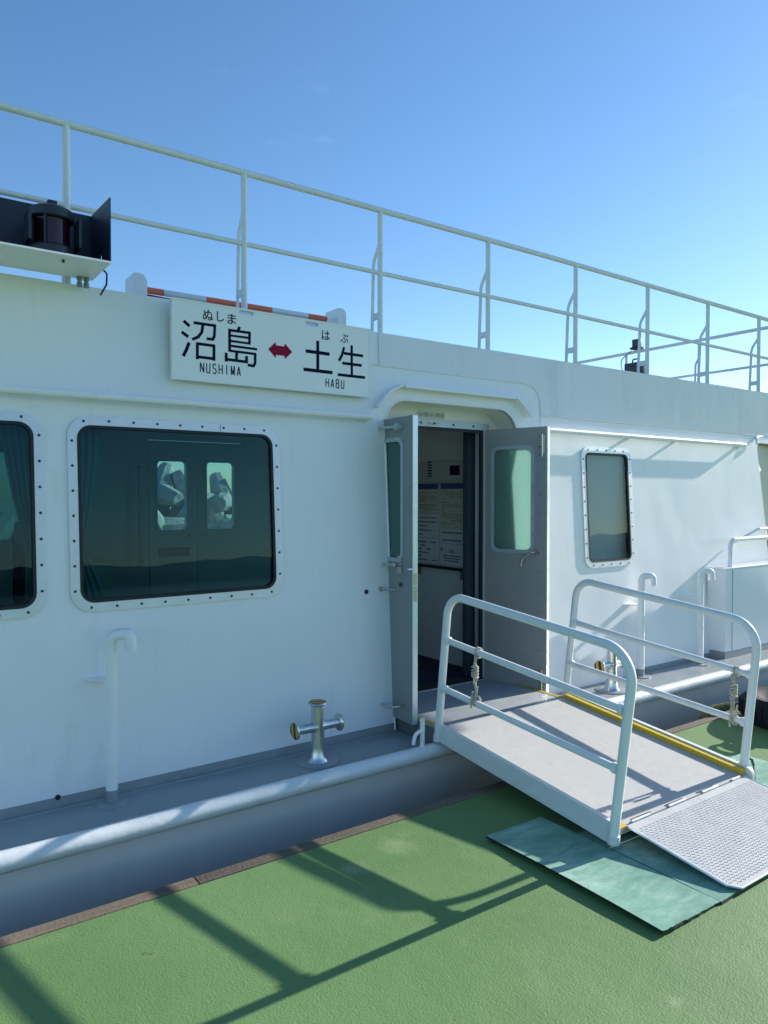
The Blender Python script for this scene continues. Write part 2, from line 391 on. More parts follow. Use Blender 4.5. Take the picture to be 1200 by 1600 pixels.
# wooded hills across the water, behind the photographer (seen mirrored in the panes)
q = MB(); vs = []; fs = []; n = 260
for i in range(n+1):
    a = radians(150+240*i/n) ; R = 620
    h = 20+7*sin(a*3.1+.4)+4*sin(a*7.3)+1.2*sin(a*41)+random.uniform(-.6, .6)
    if random.random() < .12: h += 2.2
    x, y = R*cos(a), R*sin(a)
    vs += [(x, y, -1.4), (x*.985, y*.985, h*.5), (x*1.02, y*1.02, h), (x*1.1, y*1.1, -1.4)]
for i in range(n):
    for k in range(3): b = 4*i+k; fs.append((b, b+1, b+5, b+4))
q.add(vs, fs); struct(q.build('wooded_hills', M['hill'], smooth=0))

# ================================================================== FERRY
ferry = thing('ferry', 'white ferry with grey hull, tinted windows and an open double door', 'ferry', (2.5, 3.5, -1.2))
LEAN = .058
def WALL(u, v, w):       # w negative = outwards; towards the bow the side draws in a little and the sheer rises
    t = max(0., u-3.9)
    return (u+.036*t, 3.51+LEAN*(v-.15)+w+.0195*t, v+.0055*t*(v-1.5))
arch = [(2.577, .105), (2.577, 1.93)]
for k in range(1, 13):
    a = radians(180-90*k/12); arch.append((2.747+.17*cos(a), 1.92+.17*sin(a)))
for k in range(13):
    a = radians(90-90*k/12); arch.append((3.53+.17*cos(a), 1.92+.17*sin(a)))
arch += [(3.70, .105)]
outer = [(-2.5, .105)]+arch+[(3.9, .105), (3.9, 2.485), (-2.5, 2.485)]
outer_r = [(3.9, .105), (7.04, .105), (7.01, .9), (6.95, 1.45), (6.885, 1.93), (6.90, 2.0), (8.6, 2.0), (8.6, 2.485), (3.9, 2.485)]
W1 = (-.42, .963, .678, 1.873); W2 = (.777, .963, 1.862, 1.873); W3 = (4.347, .963, 4.935, 1.867)
def inset(w, d): return (w[0]+d, w[1]+d, w[2]-d, w[3]-d)
holes = [rr(*inset(W, .04), .075) for W in (W1, W2, W3)]
wall = MB().plate(outer, holes[:2], 0, .03, WALL).plate(outer_r, holes[2:], 0, .03, WALL).build('cabin_wall', M['wall'], ferry, smooth=20)
# painted foot strip of the wall, in the grey of the deck
fb = MB()
for a, b in ((-2.5, 2.576), (3.705, 7.03)): fb.plate([(a, .103), (b, .103), (b, .152), (a, .152)], [], -.0025, -.0001, WALL)
fb.build('wall_foot_strip', M['deck'], ferry, smooth=0)
# upper fascia plate, dented overlay dulled to look unlit, right of the doorway
fo = [(3.94, 2.0), (8.55, 2.0), (8.55, 2.482), (2.55, 2.482), (2.55, 2.28), (3.80, 2.28), (3.87, 2.265), (3.92, 2.22), (3.94, 2.16)]
def fascia_grid():
    # gridded so that its seams and dents are real relief
    vs = []; fs = []; nx, nz = 230, 22
    seams = [4.2, 4.82, 5.36, 5.95, 6.6, 7.25, 7.9]; dents = [(5.25, 2.38, .10, .12), (5.62, 2.22, .05, .14), (6.55, 2.2, .06, .16), (4.85, 2.3, .05, .12), (6.2, 2.35, .07, .1), (4.25, 2.3, .06, .1), (7.0, 2.3, .08, .12)]
    idx = {}
    for i in range(nx+1):
        for k in range(nz+1):
            u = 3.94+4.61*i/nx; v = 2.07+.412*k/nz
            w = -.006-.06*(v-2.07)*min(1, (u-3.94)/1.2)
            for s_ in seams: w += (-.0010-.0007*sin(s_*9))*math.exp(-((u-s_)/.016)**2)+.0010*math.exp(-((u-s_-.06)/.05)**2)
            for (a, b, c, d) in dents: w += .0036*math.exp(-((u-a)/c)**2-((v-b)/d)**2)
            w += -.0008*math.exp(-((v-2.255)/.010)**2)*(1 if u > 4.0 else 0)
            vs.append(WALL(u, v, w))
    for i in range(nx):
        for k in range(nz):
            a = i*(nz+1)+k; fs.append((a, a+1, a+nz+2, a+nz+1))
    return MB().add(vs, fs)
fp = fascia_grid()
fp.plate([(2.55, 2.28), (3.80, 2.28), (3.87, 2.265), (3.92, 2.22), (3.94, 2.16), (3.94, 2.482), (2.55, 2.482)], [], -.006, -.0005, WALL)
fp.build('upper_fascia', M['fascia'], ferry, smooth=40)
wl = fillet([WALL(2.50, 2.285, -.005), WALL(3.94, 2.285, -.005), WALL(3.94, 2.0, -.005)], .13)
ws = MB().tube(wl, .0035, 6)
ws.tube([WALL(3.94+2.9*i/60, 2.068+random.uniform(-.0012, .0012), -.007) for i in range(61)], .004, 6)
ws.tube([WALL(2.35, .16, 0), WALL(2.36, 2.0, 0)], .0018, 6)
ws.build('weld_seam', M['wall'], ferry)
MB().tube([(x_/10, 3.485, .1055) for x_ in range(-20, 26)], .004, 6).tube([(x_/10, 3.485, .1055) for x_ in range(38, 60)], .004, 6).build('deck_weld_bead', M['platform'], ferry)
MB().lathe([(.011, 0), (.011, .012)], WALL(.705, .152, -.010), 'Y', 16).build('drain_hole', M['gasket'], ferry)

# doorway recess
rc = MB(); vs = []; fs = []
for (u, v) in arch: vs += [WALL(u, v, .0), (u, 3.80, v)]
for i in range(len(arch)-1): fs.append((2*i, 2*i+1, 2*i+3, 2*i+2))
rc.add(vs, fs); rc.build('doorway_recess', M['cream'], ferry, smooth=40)
bk = MB().plate([(2.50, .1), (2.50, 2.15), (3.78, 2.15), (3.78, .1)], [[(2.585, .16), (2.585, 1.975), (3.565, 1.975), (3.565, .16)]], 0, .03, lambda u, v, w: (u, 3.801+w, v))
bk.build('recess_back_panel', M['cream'], ferry, smooth=0)
bead = MB().tube([WALL(u, v, -.002) for u, v in arch[1:-1]], .006, 8); bead.tube([WALL(2.577, .11, -.002), WALL(2.577, 1.92, -.002)], .006, 8); bead.tube([WALL(3.70, .11, -.002), WALL(3.70, 1.92, -.002)], .006, 8)
bead.build('doorway_rim', M['wall'], ferry)
# drip hood above the doorway
hb = MB(); path = [(2.50, 2.025), (2.525, 2.052), (2.555, 2.085), (2.60, 2.13), (2.70, 2.176), (3.664, 2.176), (3.81, 2.055)]
for i in range(len(path)-1):
    a, b = path[i], path[i+1]; d = Vector((b[0]-a[0], b[1]-a[1])).normalized(); nn = Vector((-d.y, d.x))*.006
    pts = [(a[0]-nn.x, a[1]-nn.y), (b[0]-nn.x, b[1]-nn.y), (b[0]+nn.x, b[1]+nn.y), (a[0]+nn.x, a[1]+nn.y)]
    hb.plate(pts, [], -.052, .002, WALL)
hb.plate([(2.705, 2.158), (3.655, 2.158), (3.655, 2.172), (2.705, 2.172)], [], -.060, -.048, WALL)
hb.build('drip_hood', M['wall'], ferry, smooth=20)
# door frame of alloy with rubber seal
fr = MB().plate([(2.56, .19), (2.56, 2.0), (3.60, 2.0), (3.60, .19)], [[(2.60, .20), (2.60, 1.958), (3.548, 1.958), (3.548, .20)]], -.016, .07, lambda u, v, w: (u, 3.80+w, v))
dframe = fr.build('door_frame', M['frame'], ferry, smooth=0)
MB().plate([(2.601, .2), (2.601, 1.957), (3.547, 1.957), (3.547, .2)], [[(2.62, .21), (2.62, 1.938), (3.528, 1.938), (3.528, .21)]], -.010, .012, lambda u, v, w: (u, 3.80+w, v)).build('door_seal', M['gasket'], dframe, smooth=0)
scr = MB().lathe([(.008, 0), (.008, .004), (.004, .007)], (0, 0, 0), 'Y', 12)
for i, u in enumerate((2.99, 3.10, 3.27, 3.45)):
    MB().lathe([(.004, -.007), (.0075, -.004), (.0075, 0)], (u, 3.784, 1.98), 'Y', 12).build('screw', M['bolt'], dframe)
lab = MB().box(2.975, 3.205, 3.796, 3.7995, 2.012, 2.062).build('capacity_label', M['paper'], ferry, smooth=0)
text_mesh('最大搭載人員・旅客定員', 2.985, 3.195, 2.022, 2.052, 3.7955, M['greyink'], 'lettering', lab, thick=.0006)
lab = MB().box(3.035, 3.155, 3.7825, 3.7838, 1.965, 1.992).build('door_label', M['paper'], ferry, smooth=0)
text_mesh('出入口ドア', 3.045, 3.145, 1.969, 1.988, 3.782, M['greyink'], 'lettering', lab, thick=.0006)
th = MB().box(2.56, 3.60, 3.78, 3.90, .196, .222, bev=.004).build('door_sill', M['gasket'], ferry)
MB().box(2.60, 3.55, 3.772, 3.779, .199, .218).build('sill_trim', M['edge'], th, smooth=0)

# open door leaves
def leaf(h, e, sgn, side_mat):
    h = Vector((h[0], h[1], 0)); e = Vector((e[0], e[1], 0)); d = (e-h); W_ = d.length; d.normalize(); nrm = Vector((d.y, -d.x, 0))*sgn
    def X(u, v, w): p = h+d*u+nrm*w; return (p.x, p.y, v)
    return W_, X
def door(h, e, sgn, m, inside):
    W_, X = leaf(h, e, sgn, m)
    out = [(0.0, .19), (W_-.005, .19), (W_-.005, 1.96), (0.0, 1.96)]
    hole = rr(.085, 1.13, W_*.775, 1.825, .045)
    dl = MB().plate(out, [hole], -.017, .017, X).build('door_leaf', m, ferry, smooth=0)
    for w0, w1 in ((.0172, .022), (-.022, -.0172)):
        MB().plate(rr(.068, 1.113, W_*.775+.017, 1.842, .055), [rr(.092, 1.137, W_*.775-.007, 1.818, .04)], w0, w1, X).build('pane_trim', M['frame'], dl, smooth=20)
    MB().plate(rr(.084, 1.129, W_*.775+.001, 1.826, .045), [], -.003, .003, X).build('frosted_pane', M['frosted'] if inside else M['frosted_dimmed'], dl, smooth=0)
    MB().plate([(W_-.0045, .192), (W_+.0005, .192), (W_+.0005, 1.958), (W_-.0045, 1.958)], [], -.0165, .0165, X).build('leaf_edge', M['edge'], dl, smooth=0)
    for v in [1.90-.13*k for k in range(14)]:
        MB().lathe([(.0035, -.002), (.0035, .002)], X(W_*.775+.055, v, .0185), 'X', 8).build('rivet', M['bolt'], dl)
    for v in [1.79-.11*k for k in range(7)]: MB().lathe([(.003, -.002), (.003, .002)], X(W_*.775+.008, v, .0235), 'X', 8).build('rivet', M['bolt'], dl)
    return W_, X, dl
# right leaf, its inner face towards the photographer
Wr, XR, dr = door((3.57, 3.805), (3.71, 3.335), 1, M['leaf'], True)
FR = .0172 if XR(0, 0, 1)[0] < XR(0, 0, 0)[0] else -.0172; sg = 1 if FR > 0 else -1
hd = MB().tube([XR(Wr-.075, 1.125, sg*.018), XR(Wr-.075, 1.125, sg*.05)], .017, 16)
hd.tube(fillet([XR(Wr-.075, 1.128, sg*.05), XR(Wr-.10, 1.125, sg*.055), XR(Wr-.16, 1.085, sg*.055), XR(Wr-.175, 1.03, sg*.05)], .03), .0065, 10)
hd.build('door_handle', M['steel'], dr)
for z0 in (1.78, .22):
    b = MB().box(0, 1, 0, 1, 0, 1, X=lambda x, y, z: XR(Wr-.045+x*.03, z0+z*.12, sg*(.018+.006*y)))
    b.tube([XR(Wr-.03, z0-.02, sg*.03), XR(Wr-.03, z0+.13, sg*.03)], .006, 10)
    b.tube([XR(Wr-.06, z0+.05, sg*.03), XR(Wr-.03, z0+.05, sg*.034)], .005, 8); b.build('flush_bolt', M['steel'], dr, smooth=30)
# left leaf, its outer face towards the photographer
Wf, XLf, dlf = door((2.60, 3.805), (2.572, 3.305), -1, M['leafside'], False)
s2 = 1 if XLf(0, 0, 1)[0] < XLf(0, 0, 0)[0] else -1
hd = MB().tube([XLf(Wf-.13, 1.10, s2*.018), XLf(Wf-.13, 1.10, s2*.06)], .014, 12)
hd.tube([XLf(Wf-.13, 1.10, s2*.06), XLf(Wf-.25, 1.095, s2*.06)], .009, 10)
hd.box(0, 1, 0, 1, 0, 1, X=lambda x, y, z: XLf(Wf-.15+x*.045, 1.05+z*.10, s2*(.018+.008*y)))
hd.build('door_handle', M['steel'], dlf)
k = MB().tube([XLf(Wf-.12, .985, s2*.018), XLf(Wf-.12, .985, s2*.024)], .012, 12); k.build('keyhole', M['bolt'], dlf)
st = MB().tube([XLf(Wf-.13, 1.90, s2*.018), XLf(Wf-.13, 1.90, s2*.05)], .022, 12); st.tube([XLf(Wf-.13, 1.90, s2*.05), XLf(Wf-.30, 1.905, s2*.055)], .009, 10)
st.build('door_stay', M['frame'], dlf)
lk = MB()
for v0, v1 in ((.99, 1.06), (.90, .985)):
    lk.box(0, 1, 0, 1, 0, 1, X=lambda x, y, z: XLf(Wf+.001+x*.003, v0+z*(v1-v0), -.010+.02*y))
lk.build('lock_plate', M['steel'], dlf, smooth=0)
lb = MB().tube([XLf(Wf, 1.085, -.014), XLf(Wf+.0, 1.085, -.05)], .006, 10); lb.build('latch', M['steel'], dlf)
hk = MB().tube(fillet([XLf(Wf-.085, .285, s2*.018), XLf(Wf-.085, .285, s2*.10), XLf(Wf-.2, .275, s2*.10)], .03), .008, 10)
hk.tube([WALL(2.60, .27, -.03), WALL(2.60, .27, .04)], .010, 10); hk.build('hook_eye', M['steel'], dlf)
# catch on the wall that holds the left leaf
ct = MB().lathe([(.013, -.012), (.016, -.006), (.016, 0)], WALL(2.505, .95, 0), 'Y', 16); ct.tube([WALL(2.505, .95, -.01), WALL(2.575, .945, -.075)], .0065, 10)
ct.lathe([(.014, -.008), (.014, .008)], WALL(2.575, .945, -.075), 'X', 14); ct.build('door_catch', M['steel'], ferry)
MB().lathe([(.009, -.008), (.014, -.003), (.014, 0)], WALL(2.405, .94, 0), 'Y', 16).build('wall_plug', M['bolt'], ferry)

# windows
def window(W_, nb, r=.1, glassm='glass', name='window'):
    fm = MB().plate(rr(*W_, r), [rr(*inset(W_, .042), r-.035)], -.011, -.0005, WALL).build(name, M['alu'], ferry, smooth=20)
    MB().plate(rr(*inset(W_, .0425), r-.036), [rr(*inset(W_, .056), r-.048)], -.013, .028, WALL).build('gasket', M['gasket'], fm, smooth=20)
    MB().plate(rr(*inset(W_, .055), r-.047), [], -.001, .004, WALL).build('pane', M[glassm], fm, smooth=0)
    return fm
def add_bolts(fm, W_, nb, r=.1):
    u0, v0, u1, v1 = inset(W_, .020)
    pts = along(rr(u0, v0, u1, v1, r-.02), nb)
    b0 = None
    for (u, v) in pts:
        if b0 is None:
            b0 = MB().lathe([(.0025, -.0052), (.0048, -.0038), (.0064, -.0012), (.0064, 0)], WALL(u, v, -.0108), 'Y', 12).build('bolt', M['bolt'], fm, origin=WALL(u, v, -.0108))
        else:
            c = b0.copy(); COL.objects.link(c); c.location = Vector(WALL(u, v, -.0108))-Vector(WL[fm.name])
for W_, nb, r, g in ((W1, 32, .1, 'glass'), (W2, 32, .1, 'glass'), (W3, 26, .08, 'glassgrey')):
    fm = window(W_, nb, r, g); add_bolts(fm, W_, nb, r)
    if W_ == W2 or W_ == W1:
        MB().plate([(W_[0]+.93*(1.085/1.085)*.8, W_[3]-.040), (W_[0]+.747, W_[3]-.040), (W_[0]+.747, W_[3]-.002), (W_[0]+.744, W_[3]-.002)], [], -.0116, -.0108, WALL).build('frame_joint', M['bolt'], fm, smooth=0)
ferry_parts = ferry

# handrails on the wall
def wall_rail(u0, u1, z, ends, brk):
    AT = lambda u, d, zz=None: WALL(u, z, -d)
    p = MB().tube([AT(u0+(u1-u0)*i/12, .061) for i in range(13)], .019, 16)
    rail = p.build('wall_handrail', M['wall'], ferry)
    for u in brk:
        b = MB().tube([AT(u, .06), AT(u, -.002)], .012, 12); b.build('rail_bracket', M['wall'], rail)
    for u in ends:
        MB().lathe([(.030, -.006), (.030, 0)], AT(u, .001), 'Y', 18).tube([AT(u, .061), AT(u, .001)], .019, 14).lathe([(.019, -.004), (.017, .004), (.008, .010)], AT(u, .061), 'X', 14).build('rail_end', M['wall'], rail)
wall_rail(-2.4, 2.436, 1.962, (2.436,), (-.6, .9, 1.7))
wall_rail(3.90, 6.56, 1.963, (6.56,), (4.93, 5.56))

# side deck, rub rail, hull
MB().box(-3, 9, 3.10, 3.56, .06, .105).build('side_deck', M['deck'], ferry, smooth=0)
rb = MB(); seg = 20; vs = []; fs = []; xs = [-3+.05*i for i in range(241)]
rb.tube([(x_, 3.10+.0012*sin(x_*7)+.0006*sin(x_*23), .107+.0012*sin(x_*5.1)) for x_ in xs], .041, 20)
rub = rb.build('rub_rail', M['rub'], ferry)
wd = MB()
wd.tube([(x_*.03, 3.142+random.uniform(-.001, .001), .120+random.uniform(-.002, .002)) for x_ in range(-100, 300)], .004, 6); wd.build('weld_bead', M['rub'], rub)
MB().add([(-3, 3.105, .07), (9, 3.105, .07), (9, 3.17, -1.6), (-3, 3.17, -1.6), (-3, 6.5, -1.6), (9, 6.5, -1.6), (-3, 6.5, .07), (9, 6.5, .07)],
         [(0, 1, 2, 3), (3, 2, 5, 4), (4, 5, 7, 6), (0, 3, 4, 6), (1, 7, 5, 2)]).build('hull', M['hull'], ferry, smooth=0)
# step platform in front of the doorway
pf = MB().box(2.60, 3.655, 3.11, 3.80, .108, .215, bev=.005).build('step_platform', M['platform'], ferry)
for a, b, c in ((2.600, 2.634, 3.60), (3.615, 3.652, 3.79)): MB().box(a, b, 3.113, c, .2152, .2175).build('yellow_edge_line', M['darkyellow'], pf, smooth=0)
MB().box(2.5985, 2.6000, 3.112, 3.79, .109, .205).build('platform_riser', M['quayside'], pf, smooth=0)
# roof deck
MB().box(-2.5, 3.9, 3.68, 6.3, 2.34, 2.40).box(3.9, 9.6, 3.79, 6.3, 2.34, 2.40).build('roof_deck', M['platform'], ferry, smooth=0)
MB().box(-2.5, 3.9, 3.674, 3.70, 2.40, 2.4845).build('roof_edge', M['wall'], ferry, smooth=0)
# unseen blocker added forward of the frame to keep sun off the upper side
bw = MB().box(9.0, 9.4, 2.83, 4.3, 4.3, 5.3, bev=.02).box(9.0, 9.4, 2.83, 4.3, 6.1, 6.7, bev=.02)
bw.box(9.0, 9.4, 2.83, 2.95, 5.29, 6.11); bw.box(9.0, 9.4, 4.18, 4.3, 5.29, 6.11)
blocker = bw.build('sun_blocker', M['wall'], ferry)
MB().box(9.18, 9.2, 2.95, 4.18, 5.3, 6.1).build('blocker_infill', M['blind'], blocker, smooth=0)
MB().box(8.95, 9.45, 2.78, 4.35, 6.7, 6.8, bev=.02).build('blocker_top', M['wall'], blocker)
MB().plate([(3.05, 4.31), (3.22, 4.24), (3.30, 4.15), (3.38, 3.76), (3.50, 3.14), (3.58, 2.83), (3.64, 2.40), (4.3, 2.40), (4.3, 4.31)], [], -.02, .02, lambda u, v, w: (9.2+w, u, v)).build('fascia_blocker', M['wall'], blocker, smooth=0)  # added plate, outline cut so its shadow covers the fascia, not the lower wall
MB().box(9.17, 9.21, 2.60, 3.02, 2.92, 4.302, bev=.008).build('deck_blocker', M['wall'], blocker)  # added plate that shades the side deck and rub rail further left
# cabin shell and interior
cab = MB()
cab.box(-2.5, 8.5, 3.9, 5.6, .10, .19)
cab.build('cabin_floor', M['cabinfloor'], ferry, smooth=0)
MB().box(2.7, 3.70, 4.35, 5.5, .1905, .197).build('floor_mat', M['brownmat'], ferry, smooth=0)
MB().box(-2.5, 3.9, 3.70, 6.2, 2.28, 2.335).box(3.9, 8.5, 3.79, 6.2, 2.28, 2.335).build('cabin_ceiling', M['cabinwall'], ferry, smooth=0)
MB().box(-2.55, -2.5, 3.6, 5.7, .1, 2.3).build('cabin_end_wall', M['cabinwall'], ferry, smooth=0)
MB().box(8.5, 8.55, 3.6, 5.7, .1, 2.3).build('cabin_end_wall', M['cabinwall'], ferry, smooth=0)
part = MB().box(3.75, 3.80, 3.85, 5.6, .19, 2.28).build('partition_wall', M['cabinwall'], ferry, smooth=0)
farw = MB().plate([(-2.5, .1), (8.5, .1), (8.5, 2.28), (-2.5, 2.28)], [[(1.79, .2), (1.79, 1.93), (2.56, 1.93), (2.56, .2)], rr(-1.3, 1.2, -.3, 1.8, .05), rr(.0, 1.2, .9, 1.8, .05)], 0, .04, lambda u, v, w: (u, 5.60+w, v))
farw.build('far_cabin_wall', M['cabinwall'], ferry, smooth=0)
MB().plate(rr(-1.3, 1.2, -.3, 1.8, .05), [], .01, .015, lambda u, v, w: (u, 5.60+w, v)).build('far_window_pane', M['glassclear'], ferry, smooth=0)
MB().plate(rr(.0, 1.2, .9, 1.8, .05), [], .01, .015, lambda u, v, w: (u, 5.60+w, v)).build('far_window_pane', M['glassdark'], ferry, smooth=0)
for (a, b, wa, wb) in ((1.795, 2.168, 1.853, 2.08), (2.172, 2.555, 2.249, 2.478)):
    fd = MB().plate([(a, .2), (b, .2), (b, 1.925), (a, 1.925)], [rr(wa, 1.238, wb, 1.768, .03)], -.01, .03, lambda u, v, w: (u, 5.60+w, v)).build('far_door_leaf', M['cabinwall'], ferry, smooth=0)
    MB().plate(rr(wa-.012, 1.226, wb+.012, 1.78, .04), [rr(wa, 1.238, wb, 1.768, .03)], -.018, -.0102, lambda u, v, w: (u, 5.60+w, v)).build('pane_trim', M['frame'], fd, smooth=0)
    MB().plate(rr(wa, 1.238, wb, 1.768, .03), [], 0, .004, lambda u, v, w: (u, 5.60+w, v)).build('pane', M['glassclear'], fd, smooth=0)
    xh = 2.10 if a < 2 else 2.24
    MB().tube([(xh, 5.58, 1.2), (xh, 5.55, 1.2), (xh+.03, 5.55, 1.195)], .012, 8).build('handle', M['steel'], fd)
    if a < 2: MB().box(1.86, 2.10, 5.584, 5.588, 1.03, 1.10).build('door_plate', M['bluehead'], fd, smooth=0)
MB().tube([(1.70, 5.56, .98), (1.70, 5.52, 1.0), (1.70, 5.52, 1.7), (1.70, 5.56, 1.72)], .014, 10).build('grab_bar', M['steel'], ferry)
MB().tube([(2.86, 5.56, .98), (2.86, 5.52, 1.0), (2.86, 5.52, 1.7), (2.86, 5.56, 1.72)], .014, 10).build('grab_bar', M['steel'], ferry)
MB().box(4.30, 5.04, 3.652, 3.658, .93, 1.93).build('window_blind', M['blind'], ferry, smooth=0)
MB().box(3.535, 3.745, 3.93, 3.99, .2, 2.25, bev=.01).build('navy_door_pillar', M['bluecurtain'], ferry)
# curtains
def curtain(name, label, pts, m=M['curtain']):
    # pts: (z, x0, x1) rows
    vs = []; fs = []; n = 40
    for z, x0, x1 in pts:
        for i in range(n+1):
            t = i/n; vs.append((x0+(x1-x0)*t, 3.70+.010*sin(t*5*2*pi+z*2), z))
    for r_ in range(len(pts)-1):
        for i in range(n): a = r_*(n+1)+i; fs.append((a, a+1, a+n+2, a+n+1))
    o = MB().add(vs, fs).build(name, m, None, origin=(pts[0][1], 3.70, pts[-1][0]), smooth=60)
    sd = o.modifiers.new('s', 'SOLIDIFY'); sd.thickness = .002
    return tag(o, label, 'curtain', 'curtains tied back inside the tinted windows')
curtain('window_curtain', 'pale green curtain tied back at the left side of the larger fully visible tinted window',
        [(1.88, .80, .955), (1.7, .80, .95), (1.5, .80, .925), (1.35, .805, .895), (1.29, .81, .868), (1.2, .81, .90), (1.05, .81, .965), (.95, .81, 1.0)])
curtain('window_curtain', 'dim green curtain hanging inside the window cut off by the left frame edge',
        [(1.88, .50, .665), (1.7, .53, .665), (1.5, .565, .665), (1.35, .60, .665), (1.2, .62, .665), (.95, .61, .665)])
# seats inside
sroot = thing('cabin_cabinet', 'low beige cabinet just behind the tinted window with the tied curtain', 'cabinet', (1.05, 4.6, .19))
MB().box(.95, 1.19, 4.35, 4.75, .19, 1.10, bev=.01).build('cabinet_body', M['seat'], sroot)
MB().box(.94, 1.20, 4.34, 4.76, 1.10, 1.12, bev=.004).build('cabinet_top', M['seat'], sroot)
def bench(x, label):
    r_ = thing('passenger_bench', label, 'seat', (x, 4.9, .19), 'cabin seats behind the left window')
    MB().box(x-.22, x+.22, 4.6, 5.3, .55, .66, bev=.02).build('seat_cushion', M['seatblue'], r_)
    MB().box(x+.18, x+.27, 4.6, 5.3, .62, 1.25, bev=.03).build('backrest', M['seatblue'], r_)
    MB().box(x-.15, x+.15, 4.7, 5.2, .19, .55).build('seat_base', M['frame'], r_, smooth=0)
    MB().box(x+.17, x+.28, 4.75, 5.15, 1.20, 1.34, bev=.02).build('headrest_cover', M['paper'], r_)
bench(-.3, 'dark blue cabin seat with pale headrest cover deep inside the left window'); bench(.62, 'dark blue cabin seat nearest the curtain of the left window')

# notice board on the partition, seen through the doorway
nb_ = thing('notice_board', 'framed notice board with pasted papers inside the open doorway', 'notice board', (3.745, 4.45, 1.36))
MB().box(3.732, 3.748, 4.125, 4.80, .945, 1.775).build('board_face', M['board'], nb_, smooth=0)
bf = MB(); PX = lambda u, v, w: (3.731+w, u, v)
bf.plate([(4.105, .925), (4.82, .925), (4.82, 1.60), (4.105, 1.60)], [[(4.125, .948), (4.80, .948), (4.80, 1.60), (4.125, 1.60)]], -.014, .016, lambda u, v, w: (3.732+w, u, v))
bf.build('board_frame', M['gasket'], nb_, smooth=0)
MB().box(3.722, 3.731, 4.107, 4.122, .96, 1.57).build('frame_edge_trim', M['edge'], nb_, smooth=0)
def paper(y0, y1, z0, z1, m, head=None, lines=0, ink=M['greyink'], lw=.004, blue=False, seed=1):
    # y0 is the far (left in the picture) side
    rnd = random.Random(seed)
    p = MB().box(3.7295, 3.7312, min(y0, y1), max(y0, y1), z0, z1).build('notice_sheet', m, nb_, smooth=0)
    if head: MB().box(3.7285, 3.7294, min(y0, y1)+.002, max(y0, y1)-.002, z1-.045, z1-.003).build('heading_band', head, p, smooth=0)
    if lines:
        l = MB(); top = z1-(.06 if head else .03)
        for i in range(lines):
            z = top-(top-z0-.02)*i/max(1, lines-1) if lines > 1 else top
            y = max(y0, y1)-.02
            while y > min(y0, y1)+.03:
                w = rnd.uniform(.012, .05); w = min(w, y-min(y0, y1)-.015)
                if rnd.random() < .85: l.box(3.7288, 3.7294, y-w, y, z-lw/2, z+lw/2)
                y -= w+.006
                if rnd.random() < .10: break
        l.build('print_lines', ink, p, smooth=0)
    return p
paper(4.76, 4.50, 1.37, 1.60, M['paperyellow'], M['bluehead'], 12, seed=2)
paper(4.47, 4.20, 1.26, 1.60, M['paperyellow'], M['bluehead'], 18, seed=3)
paper(4.77, 4.49, 1.17, 1.355, M['paper'], None, 5, lw=.009, seed=4)
paper(4.77, 4.49, .965, 1.16, M['paper'], None, 6, lw=.010, seed=5)
paper(4.47, 4.20, 1.135, 1.245, M['paper'], None, 2, lw=.011, seed=6)
pp = paper(4.47, 4.20, .965, 1.125, M['paper'], None, 0, seed=7)
text_mesh('お願い', 0, 1, 0, 1, 0, M['greyink'], 'lettering', pp, bold=.01, X=lambda u, v, w: (3.7290, 4.37-.09*u, 1.055+.03*v))
l = MB(); [l.box(3.7288, 3.7294, 4.23+.012*i, 4.44-.008*i, 1.03-.02*i, 1.038-.02*i) for i in range(3)]; l.build('print_lines', M['greyink'], pp, smooth=0)
MB().box(3.7285, 3.7294, 4.445, 4.462, 1.07, 1.095).build('blue_mark', M['bluehead'], pp, smooth=0)
ps = MB()
for i in range(6): ps.box(3.7295, 3.7312, 4.58, 4.63, 1.655+.022*i, 1.665+.022*i)
ps.build('index_marks', M['ink'], nb_, smooth=0)
MB().box(3.7293, 3.7314, 4.245, 4.36, 1.66, 1.735).build('dark_notice', M['ink'], nb_, smooth=0)
for yy in (4.15, 4.74):
    MB().box(3.735, 3.7475, yy, yy+.09, .86, .92).build('latch_plate', M['timber'], nb_, smooth=0)
    MB().tube([(3.725, yy+.045, .93), (3.715, yy+.05, .905), (3.725, yy+.02, .89)], .004, 6).build('latch_hook', M['steel'], nb_)

# deck locker at the right
lk_ = thing('deck_locker', 'white deck locker with grey foot on the side deck at the right edge', 'locker', (7.2, 3.5, .105))
MB().box(6.0, 8.6, 3.405, 3.575, .165, .868, bev=.006).build('locker_body', M['wall'], lk_)
MB().box(6.004, 8.59, 3.409, 3.57, .106, .164).build('locker_foot', M['deck'], lk_, smooth=0)
MB().box(5.99, 8.6, 3.395, 3.58, .869, .884, bev=.003).build('locker_lid', M['wall'], lk_)
MB().box(6.10, 6.106, 3.401, 3.4045, .17, .865).build('panel_joint', M['deck'], lk_, smooth=0)
gr = MB().tube(fillet([(6.16, 3.46, .885), (6.16, 3.46, 1.12), (8.5, 3.46, 1.12)], .07), .020, 12); gr.build('grab_rail', M['wall'], lk_)
g2 = MB().tube(fillet([(6.45, 3.585, 1.08), (6.72, 3.50, 1.20), (8.5, 3.50, 1.20)], .05), .012, 10)
g2.build('upper_grab_rail', M['wall'], lk_)
